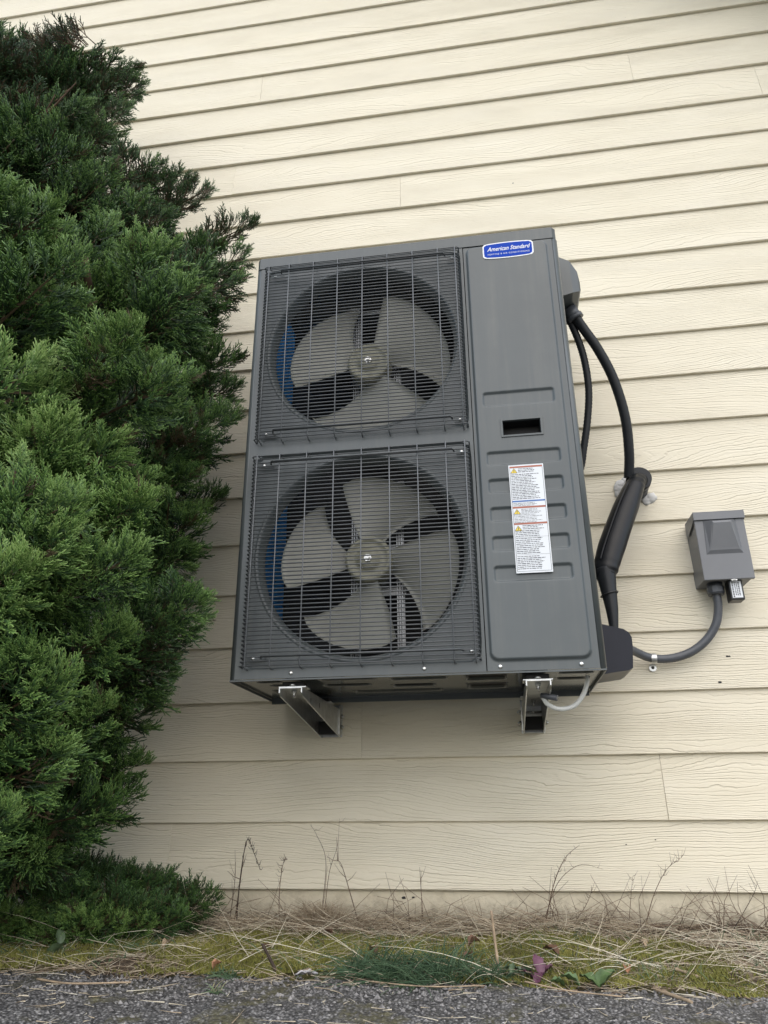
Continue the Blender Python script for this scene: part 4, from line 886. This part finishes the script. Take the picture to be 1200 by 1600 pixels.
# ================================================================== GROUND COVER
def blades(name, P, D, ln, wd, tone, mat, bend, seg=3, sides=3, label=None, cat=None, kind=None, parent=None, zmin=None, group=None):
    n = len(P); r = np.random.default_rng(len(name)*7+n)
    D = D/np.linalg.norm(D, axis=1, keepdims=True); a = np.tile([0.13, 0.2, 1.0], (n, 1)); a[np.abs(D[:, 2]) > .9] = [1, .2, 0]
    u = np.cross(D, a); u /= np.linalg.norm(u, axis=1, keepdims=True); w_ = np.cross(D, u)
    VV = []
    for i in range(seg+1):
        t = i/seg; c = P+D*(ln*t)[:, None]+bend*(ln*t*t)[:, None]
        if zmin is not None: c[:, 2] = np.maximum(c[:, 2], zmin(c[:, 0], c[:, 1]))
        rr = wd*(1-0.8*t)
        for k in range(sides):
            an = 2*math.pi*k/sides; VV.append(c+(u*math.cos(an)+w_*math.sin(an))*rr[:, None])
    V = np.stack(VV, 1).reshape(-1, 3); m_ = (seg+1)*sides
    f = np.array([(i*sides+k, i*sides+(k+1) % sides, (i+1)*sides+(k+1) % sides, (i+1)*sides+k) for i in range(seg) for k in range(sides)])
    F = (np.arange(n)[:, None, None]*m_+f[None]).reshape(-1, 4); T = np.repeat(tone, m_)
    o = np_mesh(name, V, F, mat, parent, T, smooth=True); tag(o, label, cat, group, kind); return o
def unit_dirs(n, zlo, zhi, r):
    a = r.uniform(0, 2*np.pi, n); z = r.uniform(zlo, zhi, n); return np.stack([np.cos(a), np.sin(a), z], 1)
r = np.random.default_rng(5)
# moss
n = 90000; x = r.uniform(-1.6, 1.1, n); y = r.uniform(-0.62, -0.06, n); mk_ = moss_mask(x, y); ok = (mk_ > r.uniform(0.1, 1, n)) & (y > edge_y(x)-0.02); x, y = x[ok], y[ok]; n = len(x)
D = unit_dirs(n, .8, 2.5, r); P = np.stack([x, y, soil_z(x, y)+0.004], 1)
blades('moss', P, D, r.uniform(.006, .018, n)*(.6+.8*fnoise(x, y, 25, 77)), np.full(n, .0014), np.clip(fnoise(x, y, 9, 3)*1.1+r.normal(0, .15, n), 0, 1), 'moss', np.tile([0, 0, -.1], (n, 1)), 1, 3, 'yellow-green moss cushions spread over the soil strip', 'moss', 'stuff')
# fine leaf litter and short dead stems
def litter(name, n, xr, yr, ln, wd, tone, zl, label, zoff=0.004, bendz=-.25, mat='straw'):
    x = r.uniform(*xr, n); y = r.uniform(*yr, n); ok = (y > edge_y(x)-0.09*r.uniform(0, 1, n)) & ((moss_mask(x, y) < 0.55) | (r.uniform(0, 1, n) < 0.55)); x, y = x[ok], y[ok]; n = len(x)
    P = np.stack([x, y, soil_z(x, y)+zoff], 1); D = unit_dirs(n, *zl, r); D[:, 1] *= 0.75
    l = r.uniform(*ln, n); bd = np.stack([r.normal(0, .2, n), r.normal(0, .15, n), r.uniform(bendz, .05, n)], 1)
    ym = P[:, 1]+D[:, 1]*l; D[:, 1] = np.where(ym > -0.03, -np.abs(D[:, 1]), D[:, 1])
    return blades(name, P, D, l, r.uniform(*wd, n), np.clip(r.normal(tone, .2, n), 0, 1), mat, bd, 4, 3, label, 'dead grass', 'stuff', zmin=lambda a, b: soil_z(a, b)+0.002)
litter('dead_grass', 5200, (-1.6, 1.2), (-0.60, -0.02), (.03, .11), (.0005, .0011), 0.58, (-.05, .5), 'mat of short pale dead grass on the soil strip')
litter('brown_litter', 7500, (-1.6, 1.2), (-0.60, -0.02), (.012, .05), (.0008, .0022), 0.22, (-.05, .2), 'brown needles and crumbled litter on the soil strip')
litter('long_straw', 400, (-1.1, 1.1), (-0.50, -0.05), (.10, .30), (.0005, .0012), 0.84, (.02, .55), 'long pale straw stems lying criss-cross in front of the wall', 0.012, -.3)
litter('wall_foot_straw', 1300, (-0.95, 0.35), (-0.20, -0.03), (.06, .2), (.0006, .0012), 0.45, (.05, .5), 'tangled dry stems heaped along the foot of the wall', 0.01)
# bits of straw and needles on the driveway
n = 300; x = r.uniform(-1.3, .9, n); y = r.uniform(-1.05, -0.52, n); P = np.stack([x, y, np.full(n, -0.1265)+.003], 1); D = unit_dirs(n, -.02, .06, r)
blades('driveway_straw', P, D, r.uniform(.006, .085, n)**1.0*r.uniform(.3, 1, n), r.uniform(.0006, .0014, n), np.clip(r.normal(.68, .2, n), 0, 1), 'straw', np.stack([r.normal(0, .25, n), r.normal(0, .25, n), np.full(n, 0.0)], 1), 4, 3, 'scattered straw bits and needles on the asphalt', 'straw', 'stuff')
# loose aggregate and crumbs
n = 2600; x = r.uniform(-1.3, .9, n); y = -0.49-np.abs(r.normal(0, .16, n)); sz_ = r.uniform(.0012, .0055, n)
base = np.array([(1, 0, 0), (-1, 0, 0), (0, 1, 0), (0, -1, 0), (0, 0, 1), (0, 0, -1.0)]); fo_ = np.array([(0, 2, 4), (2, 1, 4), (1, 3, 4), (3, 0, 4), (2, 0, 5), (1, 2, 5), (3, 1, 5), (0, 3, 5)])
V = base[None]*r.uniform(.6, 1.3, (n, 6, 1))*sz_[:, None, None]+np.stack([x, y, np.full(n, -0.1275)], 1)[:, None]
simple('crumb', (0.20, 0.19, 0.185), 0.8, nscale=70, namp=0.7)
tag(np_mesh('loose_gravel', V.reshape(-1, 3), (np.arange(n)[:, None, None]*6+fo_[None]).reshape(-1, 3), 'crumb'), 'loose grit and small stones on the asphalt', 'gravel', None, 'stuff')
# small green weeds sprinkled in the moss
n = 2400; x = r.uniform(-1.4, 1.1, n); y = r.uniform(-.56, -.10, n); ok = (fnoise(x, y, 5, 61) > .47) & (y > edge_y(x)); x, y = x[ok], y[ok]; n = len(x)
blades('short_grass', np.stack([x, y, soil_z(x, y)], 1), unit_dirs(n, .5, 2.2, r), r.uniform(.02, .06, n), r.uniform(.0008, .0016, n), np.clip(r.normal(.6, .18, n), 0, .9), 'grass', np.stack([r.normal(0, .3, n), r.normal(0, .3, n), np.full(n, -.25)], 1), 3, 3, 'sparse short green grass blades among the moss', 'grass', 'stuff')
# tufts
def tuft(x, y, n, ln, spread, lean, tone, name, label, mat='grass', wd=(.0009, .0019), z=None, zl=(.25, 1.6), bz=-.45):
    a = r.uniform(0, 2*np.pi, n); rr = spread*np.sqrt(r.uniform(0, 1, n)); px = x+rr*np.cos(a); py = y+rr*np.sin(a)*.5
    D = unit_dirs(n, *zl, r)+np.array(lean); D[:, 1] *= .8
    P = np.stack([px, py, np.full(n, z) if z is not None else soil_z(px, py)], 1)
    l = r.uniform(*ln, n); D[:, 1] = np.where(py+D[:, 1]*l > -.03, -np.abs(D[:, 1]), D[:, 1])
    return blades(name, P, D, l, r.uniform(*wd, n), np.clip(r.normal(tone, .14, n), 0, 1), mat, np.stack([r.normal(0, .12, n), r.normal(0, .12, n), np.full(n, bz)], 1), 5, 3, label, 'grass' if mat == 'grass' else 'dry grass', zmin=lambda a_, b_: soil_z(a_, b_)+.002)
tuft(-0.20, -0.50, 420, (.07, .17), .10, (-.35, -.2, 0), .42, 'grass_tuft', 'dense blue-green grass tuft at the asphalt edge below the heat pump')
tuft(-0.30, -0.49, 220, (.05, .14), .06, (-.5, -.1, -.05), .40, 'grass_tuft', 'flattened green grass tuft leaning left beside the white leaf')
tuft(-0.06, -0.50, 140, (.06, .13), .05, (.3, -.1, 0), .45, 'grass_tuft', 'smaller green grass tuft fanning right, left of the upright straw stalk')
tuft(-0.62, -0.53, 60, (.02, .05), .03, (0, 0, 0), .55, 'grass_tuft', 'tiny bright tuft of weed on the asphalt edge at left')
tuft(-0.60, -0.655, 16, (.03, .07), .012, (0, 0, .2), .82, 'grass_tuft', 'pale little grass sprig growing out of the asphalt', z=-.13)
tuft(-0.90, -0.36, 130, (.03, .06), .06, (0, 0, 0), .6, 'grass_tuft', 'short green grass patch at the foot of the juniper')
tuft(-0.505, -0.13, 520, (.08, .19), .055, (0, -.05, .3), .36, 'dry_grass_clump', 'bushy clump of brown dry grass standing against the wall', 'straw', (.0006, .0011), zl=(.6, 3.5), bz=-.55)
tuft(-0.42, -0.11, 120, (.06, .13), .05, (.2, -.05, .1), .25, 'dry_grass_clump', 'low dark dry grass clump right of the bushy brown one', 'straw', (.0006, .0011), zl=(.4, 2), bz=-.5)
# tall dry weed stems
def stem(pts, rad, label, mat='bark', twigs=0, seed=1, tl=.05, name='dry_weed_stem', group='dry weed stems by the wall'):
    rr = random.Random(seed); P = spline(pts, 8); m = MB(); n = len(P); m.tube(P, [rad*(1-.75*i/(n-1)) for i in range(n)], 5)
    for k in range(twigs):
        i = rr.randint(n//3, n-1); p = P[i]; d = Vector((rr.uniform(-1, 1), rr.uniform(-.4, .2), rr.uniform(.3, 1.2))).normalized()*tl*rr.uniform(.4, 1.1)
        q_ = p+d; q_.y = min(q_.y, -.012); m.tube([p, (p+q_)/2+Vector((0, 0, -.004)), q_], [rad*.45, rad*.35, rad*.2], 4)
    o = m.build(name, mat, fixn=False); tag(o, label, 'weed', group); return o
stem([(-0.755, -.10, -.09), (-0.745, -.10, .02), (-0.735, -.10, .132)], .0022, 'straight reddish dry stalk beside the creeping juniper tip', twigs=3, seed=2)
stem([(-0.745, -.11, -.09), (-0.742, -.11, .03), (-0.728, -.11, .134), (-0.705, -.11, .10), (-0.685, -.11, .06)], .0020, 'dark seed head bent over to the right near the creeping juniper', 'dark_bark', 34, 3, .014)
stem([(-0.77, -.10, -.09), (-0.76, -.10, .03), (-0.765, -.10, .11)], .0014, 'thin dry stalk leaning left next to the reddish one', twigs=4, seed=4)
stem([(-0.625, -.10, -.09), (-0.63, -.10, .0), (-0.622, -.10, .075), (-0.61, -.10, .085)], .0016, 'short twiggy brown weed between the stalks and the brown clump', 'twig', 16, 5, .02)
stem([(-0.50, -.11, -.06), (-0.49, -.10, .05), (-0.468, -.10, .12), (-0.463, -.10, .19)], .0011, 'tallest hair-thin stem rising from the brown clump', twigs=2, seed=6)
stem([(-0.51, -.10, -.06), (-0.50, -.10, .08), (-0.53, -.10, .15), (-0.548, -.10, .175)], .0010, 'hair-thin stem from the brown clump arching left', twigs=3, seed=7, tl=.03)
stem([(-0.40, -.10, -.09), (-0.43, -.10, .0), (-0.455, -.10, .07), (-0.47, -.10, .085)], .0018, 'bare brown stem leaning left, right of the brown clump', 'twig', 6, 8, .06)
stem([(-0.232, -.09, -.09), (-0.236, -.09, .0), (-0.239, -.09, .066)], .0018, 'upright thin brown stalk in front of the foundation centre', 'twig', 2, 9)
stem([(0.09, -.09, -.06), (0.12, -.09, .03), (0.155, -.09, .09), (0.195, -.09, .121)], .0016, 'curved dry grass head sweeping up right against the bottom board', 'bark', 14, 10, .012)
stem([(0.09, -.09, -.05), (0.13, -.09, .03), (0.19, -.09, .072), (0.25, -.09, .062)], .0011, 'thin arching stem below the sweeping grass head', 'bark', 3, 11, .02)
stem([(0.34, -.09, -.07), (0.37, -.09, .0), (0.41, -.09, .06), (0.452, -.09, .09)], .0013, 'fine stem curving right with feathery side shoots', 'bark', 16, 12, .03)
stem([(0.30, -.08, -.07), (0.315, -.08, .0), (0.325, -.08, .045)], .0010, 'small feathery dry stem, left of the fine curving one', 'bark', 12, 13, .025)
stem([(0.55, -.09, -.08), (0.59, -.09, -.03), (0.62, -.09, .01), (0.632, -.09, .035)], .0012, 'wiry dark twig rising at the right edge', 'dark_bark', 4, 14, .04)
stem([(0.16, -.08, -.07), (0.20, -.08, -.02), (0.225, -.08, .03)], .0012, 'short bristly twig between the two grass heads', 'twig', 10, 15, .025)
# wiry tangle in front of the foundation
m = MB(); rr = random.Random(19)
for k in range(170):
    x = rr.uniform(-.85, 1.0) if k % 3 else rr.uniform(.1, .9); y = rr.uniform(-.14, -.03); d = Vector((rr.uniform(-1, 1), rr.uniform(-.15, .1), rr.uniform(.1, .9))).normalized(); ln = rr.uniform(.04, .13)
    p0 = Vector((x, y, -.08)); p1 = p0+d*ln*.6; p2 = p1+Vector((d.x+rr.uniform(-.5, .5), 0, d.z+rr.uniform(-.8, .2))).normalized()*ln*.6
    for p in (p1, p2): p.y = min(p.y, -.01); p.z = max(p.z, -.08)
    m.tube([p0, p1, p2], [.0009, .0007, .0004], 4)
tag(m.build('twig_tangle', 'twig', fixn=False), 'wiry brown twigs tangled along the painted foundation', 'twigs', None, 'stuff')
# sticks
def stick(pts, rad, label, mat, name='stick'):
    P = spline(pts, 6); m = MB(); m.tube(P, [rad*(1-.25*i/(len(P)-1))*(1+.12*math.sin(i*1.9)) for i in range(len(P))], 7); o = m.build(name, mat, fixn=False); tag(o, label, 'stick'); return o
MATS['pale_stalk'] = simple('pale_stalk', (0.36, 0.27, 0.18), .7, nscale=40, namp=.35)
stick([(-0.031, -.47, -.13), (-0.037, -.475, -.06), (-0.042, -.48, .005)], .0036, 'upright pale dead stalk standing right of the green tufts', 'pale_stalk')
stick([(-0.505, -.505, -.13), (-0.525, -.505, -.10), (-0.55, -.505, -.062)], .0042, 'dark broken stick leaning left just above the white leaf', 'dark_bark')
stick([(0.27, -.565, -.118), (0.295, -.60, -.122), (0.32, -.66, -.121)], .0038, 'pale crooked stick lying over the asphalt edge at right', 'pale_stalk')
stick([(0.33, -.47, -.10), (0.36, -.50, -.105), (0.385, -.52, -.112)], .0032, 'short pale twig on the moss, above the crooked stick', 'pale_stalk')
stick([(-1.02, -.60, -.122), (-.92, -.64, -.121), (-.80, -.61, -.122)], .0022, 'long thin straw-coloured twig flat on the asphalt at lower left', 'pale_stalk')
stick([(-0.30, -.56, -.119), (-.18, -.585, -.121), (-.06, -.575, -.119)], .0014, 'pale straw stalk lying along the asphalt edge below the tuft', 'pale_stalk')
stick([(0.02, -.56, -.113), (0.10, -.60, -.119), (0.20, -.63, -.121)], .0016, 'thin pale stalk slanting over the asphalt below the purple leaf', 'pale_stalk')
# leaves
def leaf(c, ln, wd, rz, tilt, curl, mat, label, name='leaf', lob=0.0, nu=9):
    V = []; nv = 5
    for i in range(nu):
        t = i/(nu-1); hw = wd*.5*math.sin(math.pi*min(1, t**.8*.97+.02))**.75*(1+lob*math.sin(t*22))
        for j in range(nv):
            s_ = j/(nv-1)*2-1
            V.append(Vector((ln*(t-.5), hw*s_, curl*(s_*s_*hw*1.4)+.25*ln*math.sin(t*3.0)*curl+.002*math.sin(t*17+s_*4))))
    E_ = Matrix.Rotation(rz, 4, 'Z') @ Matrix.Rotation(tilt, 4, 'Y')
    V = [E_ @ v+Vector(c) for v in V]; T = [v-Vector((0, 0, .0009)) for v in V]
    F = [(i*nv+j, i*nv+j+1, (i+1)*nv+j+1, (i+1)*nv+j) for i in range(nu-1) for j in range(nv-1)]
    m = MB(); m.add(V, F, True); m.add(T, [tuple(reversed(f)) for f in F], True); o = m.build(name, mat, fixn=False); 
    if label: tag(o, label, 'leaf')
    return o
def plant(name, loc, label, cat, leaves):
    t = thing(name, loc, label, cat)
    for a in leaves:
        o = leaf(*a[:7], None, 'leaf', a[7] if len(a) > 7 else 0); o.parent = t; o.matrix_parent_inverse = Matrix.Translation(t.location).inverted()
    return t
leaf((-0.443, -.525, -.116), .050, .030, .1, -.05, .22, 'white_leaf', 'crumpled whitish dead leaf at the asphalt edge', lob=.25)
leaf((-0.652, -.50, -.108), .022, .018, .5, -.6, .8, 'orange_leaf', 'small orange fallen leaf left of the dark broken stick')
leaf((0.235, -.47, -.105), .022, .016, 1.5, -.3, .8, 'orange_leaf', 'faded reddish leaf on the moss right of the purple weed')
leaf((-0.09, -.30, -.085), .030, .022, .4, -.3, .8, 'brown_leaf', 'curled brown leaf on the moss behind the green tuft')
leaf((0.085, -.36, -.090), .045, .024, 2.4, -.12, .5, 'brown_leaf', 'dark brown dead leaf behind the purple weed')
plant('purple_weed', (0.045, -.49, -.125), 'low weed with dusky purple leaves at the asphalt edge', 'weed', [((0.050, -.49, -.094), .045, .026, 1.9, -.8, .3, 'purple_leaf', .12), ((0.022, -.50, -.110), .045, .024, 2.9, -.35, .3, 'purple_leaf', .12), ((0.05, -.515, -.114), .04, .020, 1.2, -.4, .3, 'purple_leaf', .12), ((0.068, -.49, -.104), .036, .022, .6, -.5, .3, 'purple_leaf', .12)])
plant('green_weed', (0.165, -.545, -.125), 'broad-leaved green weed right of the purple one', 'weed', [((0.15, -.545, -.112), .045, .040, 2.6, -.35, .3, 'green_leaf', .08), ((0.185, -.545, -.106), .045, .044, .5, -.55, .3, 'green_leaf', .08), ((0.11, -.55, -.112), .04, .026, 2.9, -.4, .5, 'green_leaf', .06), ((0.085, -.55, -.117), .03, .022, 3.3, -.3, .5, 'green_leaf', .06)])
plant('dock_weed', (-1.075, -.42, -.125), 'grey-green broad leaf weed in the litter at lower left', 'weed', [((-1.075, -.43, -.098), .06, .04, -.4, -.7, .4, 'grey_green_leaf'), ((-1.09, -.41, -.07), .04, .022, 2.4, -.9, .4, 'grey_green_leaf')])
plant('silver_weed', (0.0, -.49, -.12), 'small silvery green weed between the stalk and the purple leaves', 'weed', [((-.015+.012*k, -.49-.006*(k % 3), -.106+.004*(k % 2)), .028, .012, k*1.3, -.7, .5, 'grey_green_leaf', .2) for k in range(5)])
for k in range(12):
    x = r.uniform(-1.35, .7); y = r.uniform(-.5, -.15)
    leaf((x, y, float(soil_z(np.array(x), np.array(y)))+.012), r.uniform(.018, .04), r.uniform(.01, .022), r.uniform(0, 6), r.uniform(-.5, .3), .8, 'brown_leaf' if k % 3 else 'pale_stalk', None)
    tag(bpy.data.objects[-1] if False else COL.objects[-1], 'small withered brown leaf lying in the litter of the soil strip', 'leaf', 'withered leaves in the litter')
